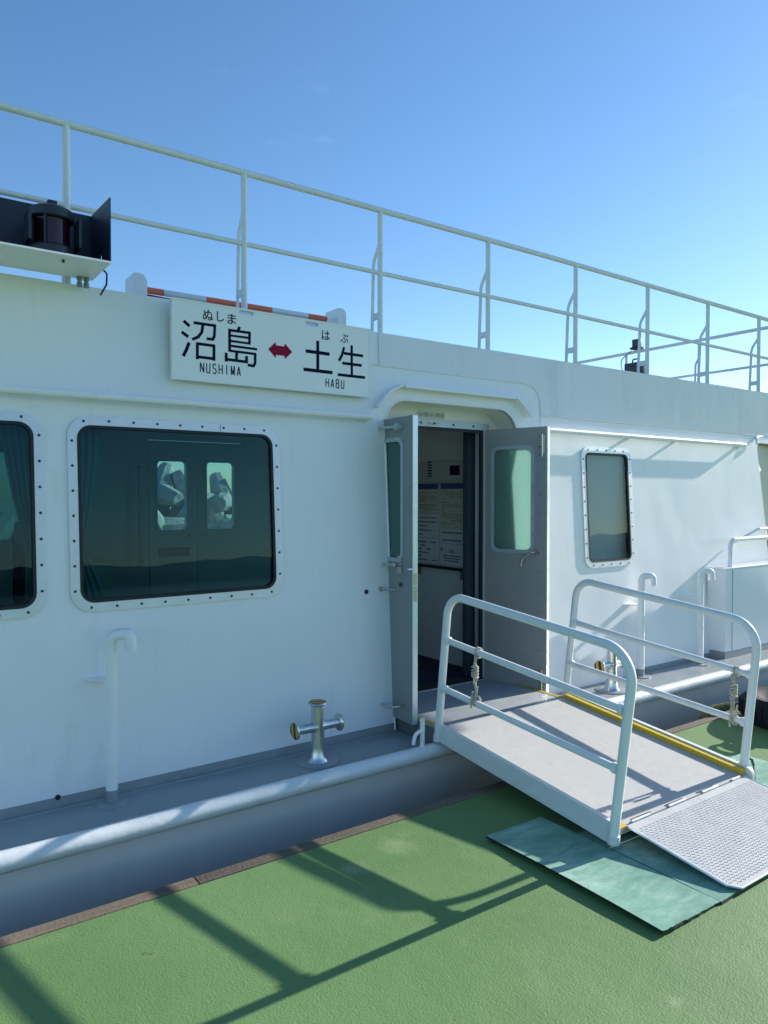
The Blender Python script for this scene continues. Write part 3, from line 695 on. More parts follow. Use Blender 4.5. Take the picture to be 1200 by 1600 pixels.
# bulwark panel that swings out beyond the cabin corner
vs = []; fs = []; n = 14
for i in range(n+1):
    t = i/n; v = 1.06+(2.02-1.06)*t; u = 7.02-.13*t-.03*sin(pi*t); y0 = WALL(u, v, 0)[1]
    for j in range(13):
        s_ = j/12; vs.append((u+1.5*s_, y0+.004+.34*s_, v+.05*s_+(.03*sin(min(1, s_*6)*pi/2) if i == n else 0)))
for i in range(n):
    for j in range(12): a = i*13+j; fs.append((a, a+1, a+14, a+13))
wp = MB().add(vs, fs).build('bow_side_panel', M['canvas'], ferry, smooth=60); sd = wp.modifiers.new('s', 'SOLIDIFY'); sd.thickness = .012
MB().tube([(6.93, 3.645, 1.99), (6.95, 3.65, 2.04), (6.97, 3.67, 2.06), (7.2, 3.70, 2.085), (8.4, 3.98, 2.15)], .012, 10).build('panel_rim', M['wall'], ferry)

# ================================================================== THINGS ON THE FERRY
# route sign
sg_ = thing('route_sign', 'white route sign board with navy characters and a red double arrow above the windows', 'sign', (1.85, 3.59, 2.08))
SX = lambda u, v, w: (u, 3.572+w, v)
MB().plate([(1.262, 2.079), (2.448, 2.079), (2.448, 2.474), (1.262, 2.478)], [rr(1.618, 2.448, 1.702, 2.468, .0095), rr(2.012, 2.443, 2.096, 2.463, .0095)], 0, .028, SX).build('sign_board', M['signboard'], sg_, smooth=0)
rim = MB().plate([(1.2605, 2.0775), (2.4495, 2.0775), (2.4495, 2.4755), (1.2605, 2.4795)], [[(1.270, 2.087), (2.440, 2.087), (2.440, 2.4655), (1.270, 2.4695)]], -.0025, .0, SX).build('sign_rim', M['wall'], sg_, smooth=0)
MB().box(1.30, 2.41, 3.601, 3.632, 2.10, 2.14).build('sign_bracket', M['frame'], sg_, smooth=0)
MB().box(1.30, 2.41, 3.601, 3.640, 2.38, 2.42).build('sign_bracket', M['frame'], sg_, smooth=0)
KJ = {
'n': [([(1.321, 2.37), (1.352, 2.348)], .0147), ([(1.311, 2.314), (1.345, 2.294)], .0147), ([(1.349, 2.266), (1.335, 2.229), (1.318, 2.195)], .0147), ([(1.373, 2.368), (1.4915, 2.368)], .0128), ([(1.485, 2.372), (1.482, 2.315), (1.474, 2.297), (1.441, 2.297)], .0128), ([(1.421, 2.363), (1.416, 2.327), (1.397, 2.3), (1.365, 2.283)], .0132), ([(1.392, 2.272), (1.391, 2.187)], .0132), ([(1.386, 2.266), (1.486, 2.265)], .0128), ([(1.48, 2.266), (1.479, 2.189)], .0132), ([(1.392, 2.2), (1.481, 2.199)], .0128)],
's': [([(1.622, 2.38), (1.611, 2.359)], .0139), ([(1.565, 2.362), (1.565, 2.245)], .0139), ([(1.559, 2.356), (1.6835, 2.356)], .0124), ([(1.677, 2.356), (1.676, 2.294)], .0132), ([(1.565, 2.329), (1.676, 2.329)], .0101), ([(1.565, 2.301), (1.676, 2.3)], .0101), ([(1.565, 2.276), (1.72, 2.275)], .0109), ([(1.565, 2.25), (1.7145, 2.249)], .0109), ([(1.709, 2.252), (1.708, 2.2), (1.699, 2.185), (1.667, 2.187)], .0129), ([(1.546, 2.237), (1.546, 2.192)], .0139), ([(1.546, 2.204), (1.667, 2.202)], .0128), ([(1.604, 2.25), (1.602, 2.204)], .0132), ([(1.66, 2.233), (1.659, 2.202)], .0132)],
't': [([(2.09, 2.365), (2.09, 2.197)], .0171), ([(2.013, 2.300), (2.167, 2.299)], .0171), ([(1.999, 2.198), (2.186, 2.197)], .0171)],
'u': [([(2.264, 2.35), (2.25, 2.305), (2.229, 2.268)], .0144), ([(2.315, 2.366), (2.316, 2.19)], .0144), ([(2.262, 2.315), (2.394, 2.314)], .0144), ([(2.251, 2.258), (2.384, 2.258)], .0144), ([(2.221, 2.19), (2.408, 2.19)], .0144)]}
for kk in 'nstu':
    mb = MB()
    for i, (p, w) in enumerate(KJ[kk]): mb.stroke(p, w*1.12, 3.5716-.00012*i, 3.5719)
    mb.build('character', M['ink'], sg_, smooth=0)
for body, b in (('ぬ', (1.422, 1.476, 2.390, 2.444)), ('し', (1.496, 1.534, 2.392, 2.443)), ('ま', (1.553, 1.602, 2.388, 2.441)), ('は', (2.117, 2.169, 2.375, 2.428)), ('ぶ', (2.239, 2.293, 2.375, 2.425))):
    text_mesh(body, *b, 3.5719, M['ink'], 'kana', sg_, bold=.006)
def arc(cx, cy, rx, ry, a0, a1, n=8): return [(cx+rx*cos(radians(a0+(a1-a0)*k/n)), cy+ry*sin(radians(a0+(a1-a0)*k/n))) for k in range(n+1)]
GL = {'N': [[(0, 0), (0, 1)], [(0, 1), (1, 0)], [(1, 0), (1, 1)]], 'U': [[(0, 1), (0, .3)]+arc(.5, .3, .5, .3, 180, 360)[1:]+[(1, 1)]],
      'S': [arc(.5, .76, .47, .24, 25, 270)[:]+arc(.5, .26, .5, .26, 90, -155)[1:]], 'H': [[(0, 0), (0, 1)], [(1, 0), (1, 1)], [(0, .53), (1, .53)]],
      'I': [[(.5, 0), (.5, 1)]], 'M': [[(0, 0), (0, 1)], [(0, 1), (.5, .12)], [(.5, .12), (1, 1)], [(1, 0), (1, 1)]], 'A': [[(0, 0), (.5, 1)], [(.5, 1), (1, 0)], [(.18, .33), (.82, .33)]],
      'B': [[(0, 0), (0, 1)], [(0, 1), (.6, 1)]+arc(.6, .77, .34, .23, 80, -90)+[(0, .54)], [(0, .54), (.62, .54)]+arc(.62, .27, .38, .27, 80, -90)+[(0, 0)]]}
def letters(word, x0_, x1_, z0_, z1_, lw):
    n_ = len(word); pit = (x1_-x0_+.010)/n_; W_ = pit-.010
    for k_, ch in enumerate(word):
        mb = MB(); xo = x0_+pit*k_
        for i_, st_ in enumerate(GL[ch]):
            mb.stroke([(xo+lw/2+p[0]*(W_-lw), z0_+lw/2*(p[1] < .01)-lw/2*(p[1] > .99 and ch in 'SBU' and False)+p[1]*(z1_-z0_)) for p in st_], lw, 3.5716-.00012*i_, 3.5719)
        mb.build('letter', M['ink'], sg_, smooth=0)
letters('NUSHIMA', 1.404, 1.627, 2.123, 2.173, .0056)
letters('HABU', 2.14, 2.265, 2.112, 2.161, .0056)
MB().plate([(1.785, 2.284), (1.829, 2.326), (1.831, 2.309), (1.882, 2.309), (1.884, 2.326), (1.929, 2.284), (1.884, 2.241), (1.882, 2.258), (1.831, 2.258), (1.829, 2.241)], [], -.001, -.0002, SX).build('double_arrow', M['redink'], sg_, smooth=0)

# guard rail on the roof edge
gd = thing('guard_rail', 'long white two-rail guard rail running along the roof edge of the ferry', 'railing', (3.5, 3.665, 2.485))
GB = lambda x, y, z: (x+max(0, x-3.9)*.019, y+max(0, x-3.9)*.0175, z)
MB().tube([GB(-1.6+.2*i, 3.665, 3.225) for i in range(47)], .0175, 16).build('top_rail', M['railpaint'], gd)
MB().tube([GB(-1.6+.2*i, 3.665, 2.848) for i in range(47)], .0135, 14).build('middle_rail', M['railpaint'], gd)
px = [.800+.8905*i for i in range(9)]
x0 = px[0]
post = MB().tube([(x0, 3.665, 2.40), (x0, 3.665, 3.215)], .0165, 14).build('post', M['railpaint'], gd, origin=(x0, 3.665, 2.40))
bp = fillet([(x0, 3.668, 3.03), (x0, 3.735, 2.93), (x0, 3.755, 2.41)], .12, 8)
bvs = []; bfs = []
for i, p in enumerate(bp):
    t = (bp[min(i+1, len(bp)-1)]-bp[max(i-1, 0)]).normalized(); nn = Vector((0, -t.z, t.y))*.0105
    for sx_ in (-.005, .005):
        bvs += [(p.x+sx_, p.y+nn.y, p.z+nn.z), (p.x+sx_, p.y-nn.y, p.z-nn.z)]
for i in range(len(bp)-1):
    a = 4*i
    for f in ((a, a+1, a+5, a+4), (a+2, a+6, a+7, a+3), (a, a+4, a+6, a+2), (a+1, a+3, a+7, a+5)): bfs.append(f)
br = MB().add(bvs, bfs); br.box(x0-.005, x0+.005, 3.675, 3.745, 2.575, 2.615)
brace = br.build('brace', M['railpaint'], post)
for x_ in px[1:]:
    c = post.copy(); COL.objects.link(c); q0 = GB(x_, 0, 0); c.location = Vector(post.location)+Vector((q0[0]-x0, q0[1], 0))
    b = brace.copy(); COL.objects.link(b); b.parent = c
# forward cross rail
cr = thing('cross_rail', 'white rail crossing the roof deck beyond the long guard rail at the right', 'railing', (7.6, 5.0, 2.4))
MB().tube([(7.6, 3.665+.2*i, 3.225) for i in range(17)], .0175, 12).build('top_rail', M['railpaint'], cr)
MB().tube([(7.6, 3.665+.2*i, 2.848) for i in range(17)], .0135, 12).build('middle_rail', M['railpaint'], cr)
for i, y_ in enumerate((4.65, 5.60, 6.8)):
    p = MB().tube([(7.6, y_, 2.40), (7.6, y_, 3.215)], .0165, 12).build('post', M['railpaint'], cr)
    bp = fillet([(7.597, y_, 3.03), (7.53, y_, 2.95), (7.515, y_, 2.41)], .08, 6); MB().tube(bp, .011, 8).build('brace', M['railpaint'], p)
# lamps clamped to the cross rail
lm = thing('deck_floodlight', 'small black lamp on top of the crossing roof rail', 'lamp', (7.55, 5.43, 3.24))
MB().box(7.51, 7.59, 5.38, 5.46, 3.27, 3.36, bev=.008).build('lamp_body', M['blackplastic'], lm); MB().box(7.50, 7.60, 5.36, 5.48, 3.245, 3.268).build('lamp_base', M['gasket'], lm, smooth=0)
MB().tube(fillet([(7.56, 5.5, 3.24), (7.56, 5.66, 3.15), (7.56, 5.62, 3.0), (7.56, 5.72, 2.92)], .08), .006, 8).build('cable', M['plasticgrey'], lm)
lb2 = thing('loudhailer_box', 'black box with a carry loop behind the roof rail post', 'box', (7.5, 5.33, 2.66))
MB().box(7.42, 7.58, 5.27, 5.50, 2.80, 3.07, bev=.012).build('box_body', M['blackplastic'], lb2); MB().tube(fillet([(7.5, 5.36, 3.07), (7.5, 5.36, 3.12), (7.5, 5.44, 3.12), (7.5, 5.44, 3.07)], .02), .009, 8).build('carry_loop', M['blackplastic'], lb2)
MB().box(7.46, 7.54, 5.20, 5.40, 2.40, 2.80).build('box_stand', M['frame'], lb2, smooth=0)

# banded pole on its two end boards
bpz = thing('banded_pole', 'orange and white banded pole lying between two end boards behind the sign', 'pole', (1.9, 3.98, 2.40))
x_ = 1.245
for L_, colr in ((.107, 'orange'), (.242, 'white'), (.406, 'orange'), (.245, 'white'), (.135, 'orange')):
    MB().tube([(x_, 3.96, 2.600), (x_+L_-.002, 3.96, 2.600)], .0175, 14).build('pole_band', M['orange'] if colr == 'orange' else M['railpaint'], bpz); x_ += L_
MB().tube([(1.245, 3.985, 2.566), (1.42, 3.985, 2.560)], .021, 12).build('lower_band', M['redink'], bpz)
for (xa, xb) in ((1.170, 1.240), (2.415, 2.475)):
    pr = [(xa, 2.40), (xb, 2.40), (xb, 2.61)]+[(xb-.035+.035*cos(radians(a)), 2.615+.045*sin(radians(a))) for a in range(10, 91, 10)]+[(xa+.004, 2.66), (xa, 2.655)]
    MB().plate(pr, [], 3.88, 4.03, lambda u, v, w: (u, w, v)).build('end_board', M['white'], bpz, smooth=25)

# side light in its screen
nv = thing('navigation_light', 'dark ship side light standing inside its black screen box at upper left', 'navigation light', (.66, 3.55, 2.545))
def cylz(prof, seg=36): return MB().lathe(prof, (.690, 3.455, -.022), 'Z', seg)
cylz([(.088, 2.548), (.092, 2.552), (.092, 2.588), (.083, 2.598)]).build('lamp_base', M['blackplastic'], nv)
cylz([(.074, 2.599), (.074, 2.710)]).build('lens', M['redlens'], nv)
cylz([(.086, 2.711), (.092, 2.716), (.090, 2.752), (.06, 2.768), (.03, 2.772)]).build('lamp_cap', M['blackplastic'], nv)
MB().box(.672, .712, 3.43, 3.47, 2.746, 2.775, bev=.006).build('cap_lug', M['blackplastic'], nv)
for a in (-118, 60):
    x_, y_ = .690+.084*cos(radians(a)), 3.455+.084*sin(radians(a)); MB().box(x_-.004, x_+.004, y_-.004, y_+.004, 2.573, 2.693).build('guard_post', M['blackplastic'], nv, smooth=0)
MB().box(.583, .596, 3.36, 3.46, 2.570, 2.693).build('side_plate', M['blackplastic'], nv, smooth=0)
MB().box(.783, .793, 3.36, 3.46, 2.570, 2.693).build('side_plate', M['blackplastic'], nv, smooth=0)
ns = thing('light_screen', 'navy black screen box with white underside holding the side light', 'light screen', (.5, 3.6, 2.49))
MB().box(-.45, .900, 3.300, 3.620, 2.508, 2.516).build('screen_floor', M['wall'], ns, smooth=0)
MB().box(-.45, .894, 3.306, 3.614, 2.5162, 2.5200).build('screen_floor_top', M['navy'], ns, smooth=0)
MB().box(-.45, .900, 3.614, 3.620, 2.5165, 2.805).build('screen_back', M['navy'], ns, smooth=0)
MB().plate([(3.301, 2.5165), (3.43, 2.5165)]+[(3.45-.02*cos(a), 2.54+.045*sin(a)) for a in [pi*k/8 for k in range(9)]]+[(3.47, 2.5165), (3.613, 2.5165), (3.613, 2.805), (3.301, 2.79)], [], 0, .005, lambda u, v, w: (.895+w, u, v)).build('screen_end', M['navy'], ns, smooth=0)
for x_ in (-.2, .33): MB().box(x_, x_+.03, 3.575, 3.612, 2.40, 2.508).build('screen_leg', M['wall'], ns, smooth=0)
MB().lathe([(.006, -.012), (.006, 0)], (.72, 3.37, 2.508), 'Z', 8).build('bolt', M['bolt'], ns)
for x_ in (.835, .865): MB().lathe([(.013, 2.462), (.013, 2.479), (.010, 2.480), (.010, 2.492), (.013, 2.493), (.013, 2.508)], (x_, 3.585, 0), 'Z', 14).build('cable_gland', M['plasticgrey'], ns)
MB().tube(fillet([(.905, 3.50, 2.54), (.935, 3.50, 2.52), (.935, 3.51, 2.47), (.91, 3.52, 2.42)], .02), .0042, 8).build('cable', M['gasket'], ns)

# mooring bollards
def bollard(x, y, label):
    z = .105
    b = thing('mooring_bollard', label, 'bollard', (x, y, z), 'cross bollards on the side deck')
    MB().lathe([(.112, z), (.112, z+.006), (.105, z+.009)], (x, y, 0), 'Z', 40).build('base_plate', M['deck'], b)
    MB().lathe([(.056, z+.009), (.050, z+.018), (.042, z+.035), (.036, z+.09), (.034, z+.15), (.034, z+.302), (.047, z+.304), (.050, z+.310), (.047, z+.316)], (x, y, 0), 'Z', 32).build('stem', M['chrome'], b)
    MB().lathe([(.045, z+.3165), (.045, z+.3185), (.030, z+.3195)], (x, y, 0), 'Z', 32).build('cap', M['cap'], b, origin=(x, y, z+.317))
    for s_ in (-1, 1):
        a = MB().lathe([(.034, .012), (.028, .034), (.0255, .05), (.0255, .118), (.040, .121), (.047, .128), (.047, .134), (.042, .138)], (x, y, z+.188), 'X', 28)
        a.v = [(x+s_*(v[0]-x), v[1], v[2]) for v in a.v]
        arm = a.build('arm', M['chrome'], b)
        c = MB().lathe([(.0415, .1382), (.0415, .1402), (.02, .1412)], (x, y, z+.188), 'X', 28); c.v = [(x+s_*(v[0]-x), v[1], v[2]) for v in c.v]
        c.build('arm_cap', M['cap'], arm, origin=(x+s_*.14, y, z+.188))
bollard(1.94, 3.325, 'steel cross bollard with yellow striped caps left of the doorway')
bollard(4.375, 3.33, 'steel cross bollard half hidden behind the far gangway rail')
# vent pipes
def vent(x, y, top, label, s_=1):
    z = .105
    b = thing('vent_pipe', label, 'vent pipe', (x, y, z), 'gooseneck vent pipes on the side deck')
    d = Vector((.82, -.56, 0))*.091
    P0 = Vector((x, y, z+.06)); P1 = Vector((x, y, top)); P2 = P1+d; P3 = P2-Vector((0, 0, .075))
    MB().tube(fillet([P0, P1, P2, P3+Vector((0, 0, .02))], .0453, 10), .0262, 18).build('pipe', M['white'], b)
    MB().tube([(x, y, z+.008), (x, y, z+.061)], .0265, 18).build('pipe_foot', M['deck'], b)
    MB().lathe([(.0285, 0), (.0285, .022)], tuple(P3), 'Z', 18).build('outlet_collar', M['white'], b)
    MB().lathe([(.075, z), (.073, z+.006), (.034, z+.008)], (x, y, 0), 'Z', 28).build('base_plate', M['deck'], b)
    yw = WALL(x, .66, 0)[1]
    MB().add([(x-.09, yw, .655), (x-.015, y+.01, .655), (x+.02, y+.01, .655), (x+.03, yw, .655), (x-.09, yw, .662), (x-.015, y+.01, .662), (x+.02, y+.01, .662), (x+.03, yw, .662)],
             [(0, 1, 2, 3), (7, 6, 5, 4), (0, 4, 5, 1), (1, 5, 6, 2), (2, 6, 7, 3), (3, 7, 4, 0)]).build('wall_bracket', M['wall'], b, smooth=0)
vent(.918, 3.425, .875, 'white gooseneck vent pipe under the large tinted window')
vent(4.90, 3.46, .885, 'white gooseneck vent pipe below the narrow window, partly behind the gangway')
vent(5.66, 3.43, .88, 'white gooseneck vent pipe beside the deck locker')
# rope hook on the rub rail
hk = MB().tube([(2.462, 3.10, .13), (2.462, 3.10, .30)], .013, 12)
hk.tube(fillet([(2.462, 3.10, .235), (2.40, 3.085, .228), (2.385, 3.08, .175)], .04), .010, 10)
tag(hk.build('rope_hook', M['white'], None, origin=(2.462, 3.10, .14)), 'small white hooked pin on the rub rail beside the near gangway post', 'hook')

# ================================================================== GANGWAY
gw = thing('gangway', 'short white gangway with pipe handrails sloping from the ferry doorway to the quay', 'gangway', (3.1, 2.5, .1))
def dz(y): return .090+(y-1.93)*.115
Y0, Y1 = 1.945, 3.10
def slab(x0, x1, y0, y1, h0, h1, bev=0): return MB().box(0, 1, 0, 1, 0, 1, bev=0, X=lambda a, b, c: (x0+(x1-x0)*a, y0+(y1-y0)*b, dz(y0+(y1-y0)*b)+h0+(h1-h0)*c))
slab(2.588, 3.642, Y0, Y1, -.035, 0).build('walkway', M['ramp'], gw, smooth=0)
SP = lambda xa, xb: (lambda u, v, w: (xa+(xb-xa)*w, u, dz(u)+v))
def side_profile():
    return [(3.10, -.065), (3.12, -.03), (3.115, .03), (1.975, .034)]+[(1.948+.03*cos(a), .002+.032*sin(a)) for a in [radians(90+90*k/6) for k in range(7)]]+[(1.918, -.05), (1.93, -.062)]
MB().plate(side_profile(), [], 0, 1, SP(2.562, 2.586)).build('side_beam', M['rampside'], gw, smooth=0)
MB().plate(side_profile(), [], 0, 1, SP(3.644, 3.668)).build('side_beam', M['rampside'], gw, smooth=0)
slab(3.604, 3.643, Y0+.01, Y1, .0005, .026).build('yellow_kerb', M['yellow'], gw, smooth=0)
slab(2.587, 2.612, Y0+.01, Y1, .0005, .010).build('yellow_kerb', M['yellow'], gw, smooth=0)
slab(2.62, 3.60, 2.0, 2.05, -.07, -.036).build('cross_beam', M['rampside'], gw, smooth=0)
slab(2.62, 3.60, 2.9, 2.95, -.07, -.036).build('cross_beam', M['rampside'], gw, smooth=0)
slab(2.62, 2.66, 2.055, 2.89, -.08, -.036).build('long_beam', M['rampside'], gw, smooth=0)
slab(3.56, 3.60, 2.055, 2.89, -.08, -.036).build('long_beam', M['rampside'], gw, smooth=0)
def grail(x, path, mids, r=.0212, name='handrail'):
    hr = MB().tube(fillet([(x, a, b) for a, b in path], [.115, .14], 10), r, 18).build(name, M['railpaint'], gw)
    for (a, b) in mids:
        dd = (Vector((x, *b))-Vector((x, *a))).normalized(); p_ = [Vector((x, *a)), Vector((x, *a))+dd*(r+.002), Vector((x, *a))+dd*(r+.009), Vector((x, *b))-dd*(r+.009), Vector((x, *b))-dd*(r+.002), Vector((x, *b))]
        MB().tube(p_, 1, 14, rs=[r*1.1, r*1.1, r*.80, r*.80, r*1.1, r*1.1]).build('mid_rail', M['railpaint'], hr)
    for (a, b) in (path[0], path[-1]):
        MB().lathe([(.0265, -.030), (.0265, .004), (.023, .007)], (x, a, b), 'Z', 16).build('rail_socket', M['rampside'], hr)
grail(2.562, [(3.088, .19), (3.000, .973), (1.835, .862), (1.935, .07)], [((3.018, .725), (1.885, .615)), ((3.045, .458), (1.915, .360))])
grail(3.668, [(3.148, .20), (3.055, .978), (1.905, .855), (1.98, .085)], [((3.085, .703), (1.935, .593)), ((3.115, .437), (1.965, .343))])
# tread plate flap
FA = (1.938, .0905); FB = (1.455, .024)
def FL(x, t, h):  # t 0 at hinge, 1 at tip
    y = FA[0]+(FB[0]-FA[0])*t; z = FA[1]+(FB[1]-FA[1])*t
    return (x, y-.13*h, z+h)
ft = [(2.655, 0), (3.60, 0), (3.60, .96), (3.58, 1.0), (2.69, 1.0), (2.655, .93)]
fl = MB().plate(ft, [], -.005, 0, lambda u, v, w: FL(u, v, w)).build('flap', M['tread'], gw, smooth=0)
lg = MB(); nx, nt = 64, 33
for i in range(nx):
    for j in range(nt):
        if j < 2: continue
        x = 2.67+(i+.5)*(.92/nx); t = .02+(j+.5)*(.95/nt)
        if j == nt-1 and i < 2: continue
        s_ = 1 if (i+j) % 2 else -1; L_, w = .0070, .0019
        a = radians(45*s_); dx, dy = cos(a), sin(a)
        T = .487
        def q_(p, q2, h): return FL(x+dx*p-dy*q2, t+(dy*p+dx*q2)/T, h)
        lg.add([q_(-L_, 0, .0002), q_(0, w, .0002), q_(L_, 0, .0002), q_(0, -w, .0002), q_(-L_*.45, 0, .0017), q_(L_*.45, 0, .0017)],
               [(0, 1, 4), (1, 5, 4), (1, 2, 5), (2, 3, 5), (3, 4, 5), (3, 0, 4)])
o = lg.build('tread_studs', M['tread'], fl, smooth=0)
ed = MB().tube([FL(2.652, .0, -.002), FL(2.652, .93, -.002), FL(2.69, 1.005, -.002), FL(3.58, 1.005, -.002), FL(3.603, .96, -.002), FL(3.603, 0, -.002)], .0045, 8); ed.build('flap_edge', M['edge'], fl)
for i, (a, b) in enumerate(((2.70, 2.83), (2.97, 3.10), (3.24, 3.37), (3.50, 3.57))):
    MB().tube([(a, 1.946, .094), (b, 1.946, .094)], .006, 8).build('hinge', M['edge'], fl)
for (a, b) in ((2.71, 2.85), (2.96, 3.10), (3.21, 3.35)): MB().box(a, b, 1.953, 1.962, dz(1.958)+.0004, dz(1.958)+.0016).build('hinge_gap', M['gasket'], fl, smooth=0)
MB().box(2.590, 2.650, 1.93, 1.965, dz(1.95)+.0003, dz(1.95)+.003).build('yellow_corner', M['yellow'], gw, smooth=0)
# snap hook on the far post
sh = MB().tube([(3.69, 1.965, .16), (3.705, 1.955, .15), (3.712, 1.95, .12)], .007, 8); sh.tube(fillet([(3.712, 1.95, .12), (3.716, 1.945, .065), (3.70, 1.93, .045), (3.69, 1.94, .06)], .01), .004, 8)
tag(sh.build('snap_hook', M['bolt'], None, origin=(3.69, 1.965, .16)), 'small dark snap hook hanging from the foot of the far gangway rail', 'hook')

# cords tied to the gangway rails
def cord_bundle(name, label, x, ya, za, yb, zb, seed, bot=True):
    rnd = random.Random(seed); th_ = thing(name, label, 'cord', (x, (ya+yb)/2, zb))
    s = MB(); r = .0034
    R_ = .0255
    for (yc, zc, k) in ((ya, za, 2), (yb, zb, 2 if bot else 1)):
        for j in range(k):
            s.tube([(x+R_*cos(a), yc+.008*(j-.5)+.003*sin(a), zc+R_*sin(a)*1.03) for a in [2*pi*i/16 for i in range(16)]], r, 7, closed=True)
    for j in range(4):
        o_ = [(rnd.uniform(-.012, .010), rnd.uniform(-.014, .014)) for _ in range(7)]
        pts = []
        for i in range(9):
            t = i/8; a_, b_ = o_[min(6, i)] if i < 7 else o_[6]; pinch = .25 if .28 < t < .45 else 1
            pts.append((x-.02+a_*pinch, ya+(yb-ya)*t+b_*pinch, za-.01+(zb-za+.01)*t))
        s.tube(pts, r, 7)
    s.build('cord_strands', M['rope'], th_, smooth=60)
    kn = MB(); zc = za+(zb-za)*.38; yc = ya+(yb-ya)*.38
    for j in range(5):
        kn.tube([(x-.02+.0155*cos(a), yc+.0155*sin(a), zc+.012*(j-2)+.006*sin(a*1+j)) for a in [2*pi*i/14 for i in range(14)]], .0044, 7, closed=True)
    kn.build('knot', M['rope'], th_, smooth=60)
    tl = MB().tube([(x-.022, yb+.004, zb+.05), (x-.03, yb+.01, zb), (x-.026, yb+.012, zb-.035)], .005, 7); tl.tube([(x-.012, yb-.02, zb+.08), (x-.02, yb-.016, zb+.03)], .0045, 7); tl.build('tail', M['rope'], th_, smooth=60)
cord_bundle('tie_cord', 'cream cord knotted between the two middle bars of the near gangway rail', 2.562, 2.765, .700, 2.78, .45, 3)
cord_bundle('tie_cord', 'cream cord knotted beside the lower post of the far gangway rail', 3.655, 2.012, .600, 2.02, .350, 8)

# mats under the gangway
def warped_mat(x0, x1, y0, y1, lift, label, warp=.0, z=.004):
    vs = []; fs = []; nx_, ny_ = 24, 30
    for k in (0, 1):
        for i in range(nx_+1):
            for j in range(ny_+1):
                u, v = i/nx_, j/ny_
                x = x0+(x1-x0)*u; y = y0+(y1-y0)*v
                if j in (0,): y += random.uniform(-.003, .003)
                h = z+lift*(1-u)**3*(.4+.6*sin(pi*v))+.002*sin(x*9+y*5)
                vs.append((x, y, h+(.009 if k else 0)))
    st_ = (nx_+1)*(ny_+1)
    for i in range(nx_):
        for j in range(ny_):
            a = i*(ny_+1)+j; fs.append((a, a+ny_+1, a+ny_+2, a+1)); b = a+st_; fs.append((b, b+1, b+ny_+2, b+ny_+1))
    for i in range(nx_):
        a = i*(ny_+1); fs.append((a, a+ny_+1, a+ny_+1+st_, a+st_)); a += ny_; fs.append((a, a+ny_+1, a+ny_+1+st_, a+st_))
    for j in range(ny_):
        fs.append((j, j+1, j+1+st_, j+st_)); a = nx_*(ny_+1)+j; fs.append((a, a+1, a+1+st_, a+st_))
    o = MB().add(vs, fs).build('rubber_mat', M['mint'], None, origin=(x0, y0, 0), smooth=40)
    o.data.materials.append(M['gasket'])
    for p in o.data.polygons:
        if abs(p.normal.z) < .5: p.material_index = 1
    return tag(o, label, 'mat', 'mint green rubber mats under the gangway')
warped_mat(2.205, 2.5545, 1.462, 2.330, .016, 'stained mint green mat with a raised edge left of the gangway')
warped_mat(2.556, 3.60, 1.456, 2.12, .003, 'mint green mat directly under the gangway flap', z=.003)
warped_mat(3.604, 4.13, 1.456, 2.245, .002, 'pale mint green mat showing to the right of the far gangway rail', z=.004)

# tyre fender with rope
ty = thing('tyre_fender', 'black tyre lying on the quay at the right edge with rope on it', 'tyre', (4.99, 2.37, 0))
prof = [(.165, .03), (.20, .005), (.27, .0), (.30, .03), (.312, .09), (.30, .15), (.27, .178), (.21, .172), (.17, .14), (.155, .12)]
MB().lathe(prof, (4.99, 2.37, .002), 'Z', 48, cap=False).build('tyre_ring', M['tyre'], ty)
tr_ = MB()
for k in range(40):
    a = 2*pi*k/40; tr_.add([(4.99+r_*cos(a+da), 2.37+r_*sin(a+da), .002+h) for r_ in (.306, .318) for da, h in ((-.03, .05), (.03, .05), (.03, .135), (-.03, .135))], [(0, 1, 2, 3), (4, 5, 6, 7), (0, 4, 5, 1), (1, 5, 6, 2), (2, 6, 7, 3), (3, 7, 4, 0)])
tr_.build('tread_blocks', M['tyre'], ty, smooth=0)
def twisted(pts, R_, r, turns, m, name, label):
    P = [Vector(p) for p in pts]; L = [0]
    for i in range(len(P)-1): L.append(L[-1]+(P[i+1]-P[i]).length)
    mb = MB(); N_ = int(turns*10)
    def at(t):
        d = t*L[-1]
        for i in range(len(P)-1):
            if L[i+1] >= d-1e-9:
                f = (d-L[i])/(L[i+1]-L[i]+1e-9); return P[i].lerp(P[i+1], f), (P[i+1]-P[i]).normalized()
        return P[-1], (P[-1]-P[-2]).normalized()
    for s_ in range(3):
        q_ = []
        for i in range(N_+1):
            t = i/N_; c, d = at(t); u = d.cross(Vector((0, 0, 1))); u = u.normalized() if u.length > .1 else Vector((1, 0, 0)); w = d.cross(u)
            a = 2*pi*(turns*t+s_/3); q_.append(c+(u*cos(a)+w*sin(a))*R_)
        mb.tube(q_, r, 8)
    return tag(mb.build(name, m, None, origin=tuple(P[0]), smooth=60), label, 'rope')
twisted(fillet([(4.60, 2.83, -.25), (4.70, 2.80, .03), (4.86, 2.74, .05), (5.05, 2.62, .05), (5.4, 2.6, .02)], .08, 6), .013, .016, 22, M['mooring'], 'mooring_rope', 'thick mossy brown rope lying over the quay edge behind the tyre')
cpts = []
for i in range(70):
    a = i*.33; cpts.append((4.80+.075*cos(a)+.02*sin(a*.31), 2.31+.075*sin(a), .20+.0012*i+.01*sin(a*.5)))
twisted(cpts, .006, .0085, 60, M['whiterope'], 'coiled_rope', 'white and blue rope coiled on top of the tyre')

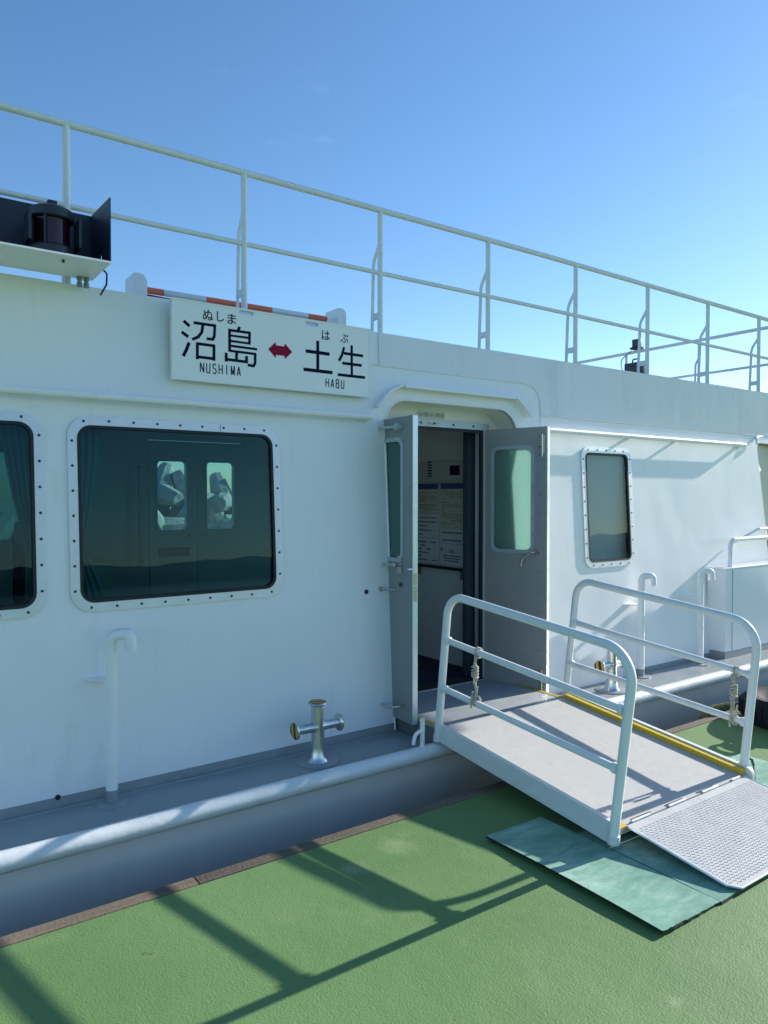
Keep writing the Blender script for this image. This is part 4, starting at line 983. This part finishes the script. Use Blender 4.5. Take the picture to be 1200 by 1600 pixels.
# ================================================================== TETRAPODS BEYOND THE FERRY
def tetrapod(loc, rot, s, label):
    mb = MB(); dirs = [Vector((0, 0, 1)), Vector((.943, 0, -.333)), Vector((-.471, .816, -.333)), Vector((-.471, -.816, -.333))]
    Rm = Matrix.Rotation(rot[0], 3, 'X') @ Matrix.Rotation(rot[1], 3, 'Y') @ Matrix.Rotation(rot[2], 3, 'Z')
    for d in dirs:
        d = Rm @ d
        p = [Vector(loc)+d*s*k_ for k_ in (-.05, .25, .92, 1.0)]
        mb.tube(p, 1, 9, rs=[.36*s, .35*s, .235*s, .19*s])
    o = mb.build('tetrapod', M['concrete'], None, origin=loc, smooth=25)
    return tag(o, label, 'tetrapod', 'concrete tetrapods of the breakwater beyond the ferry')
spots = []
for row, (zz, yy) in enumerate(((-.3, 11.0), (.35, 11.5), (.95, 12.0), (1.5, 12.5))):
    for k_ in range(6): spots.append((3.2+.62*k_+.3*(row % 2)+random.uniform(-.1, .1), yy+random.uniform(-.15, .15), zz+random.uniform(-.12, .12), .56))
spots += [(-1.6+1.0*k_, 12+random.uniform(-.3, .3), .7+random.uniform(-.2, .4), .8) for k_ in range(4)]
for i, (x_, y_, z_, s_) in enumerate(spots):
    tetrapod((x_, y_, z_), (random.uniform(0, 6), random.uniform(0, 6), random.uniform(0, 6)), s_, 'pale concrete tetrapod piled on the breakwater, glimpsed through the panes of the far cabin doors')
MB_b = MB().box(-40, 60, 13.8, 18, -3, .9); tag(MB_b.build('breakwater', M['concrete'], smooth=0), 'low concrete breakwater behind the tetrapods on the far side of the ferry', 'breakwater')

# ================================================================== LIGHT, SKY, CAMERA
SUN = Vector((1, -.06, .415)).normalized()
el = math.asin(SUN.z); az = atan2(SUN.x, SUN.y)
ld = bpy.data.lights.new('sun', 'SUN'); ld.energy = 4.6; ld.angle = radians(.55); ld.color = (1, .955, .88)
lo = bpy.data.objects.new('sun', ld); COL.objects.link(lo); lo.rotation_euler = SUN.to_track_quat('Z', 'Y').to_euler(); lo.location = (10, 0, 8)
w = bpy.data.worlds.new('World'); SC.world = w; w.use_nodes = True; N = w.node_tree.nodes; L = w.node_tree.links
bg = N['Background']; sky = N.new('ShaderNodeTexSky'); sky.sky_type = 'NISHITA'; sky.sun_disc = False
sky.sun_elevation = el; sky.sun_rotation = az; sky.altitude = 0; sky.air_density = 1.0; sky.dust_density = .2; sky.ozone_density = 2.9
bg.inputs[1].default_value = .122
# a few thin clouds low over the horizon
tc = N.new('ShaderNodeTexCoord'); mp = N.new('ShaderNodeMapping'); mp.inputs['Scale'].default_value = (1, 1, 3.2); L.new(tc.outputs['Generated'], mp.inputs[0])
cn = N.new('ShaderNodeTexNoise'); cn.inputs['Scale'].default_value = 5.5; cn.inputs['Detail'].default_value = 9; cn.inputs['Roughness'].default_value = .6; L.new(mp.outputs[0], cn.inputs['Vector'])
mr = N.new('ShaderNodeMapRange'); mr.inputs[1].default_value = .64; mr.inputs[2].default_value = .9; mr.inputs[4].default_value = .12; L.new(cn.outputs[0], mr.inputs[0])
mx = N.new('ShaderNodeMix'); mx.data_type = 'RGBA'; L.new(mr.outputs[0], mx.inputs[0]); hs = N.new('ShaderNodeHueSaturation'); hs.inputs['Saturation'].default_value = 1.14; L.new(sky.outputs[0], hs.inputs['Color']); L.new(hs.outputs[0], mx.inputs[6]); mx.inputs[7].default_value = (7.5, 7.8, 8.2, 1)
L.new(mx.outputs[2], bg.inputs[0])
SC.view_settings.view_transform = 'Standard'; SC.view_settings.look = 'None'; SC.view_settings.gamma = 1; SC.view_settings.exposure = .74

cam = bpy.data.cameras.new('camera'); co = bpy.data.objects.new('camera', cam); COL.objects.link(co); SC.camera = co
cam.sensor_fit = 'VERTICAL'; cam.sensor_height = 32; cam.lens = 1150/1600*32; cam.clip_start = .05; cam.clip_end = 6000
f_ = 1150.; th_ = atan(1615/f_); p_ = radians(-1.245)
F = Vector((cos(th_)*cos(p_), sin(th_)*cos(p_), sin(p_))); Rv = Vector((sin(th_), -cos(th_), 0)); Uv = Rv.cross(F)
m4 = Matrix((Rv, Uv, -F)).transposed().to_4x4(); m4.translation = Vector((0, 0, 1.5)); co.matrix_world = m4
SC.cycles.max_bounces = 10; SC.cycles.transparent_max_bounces = 12
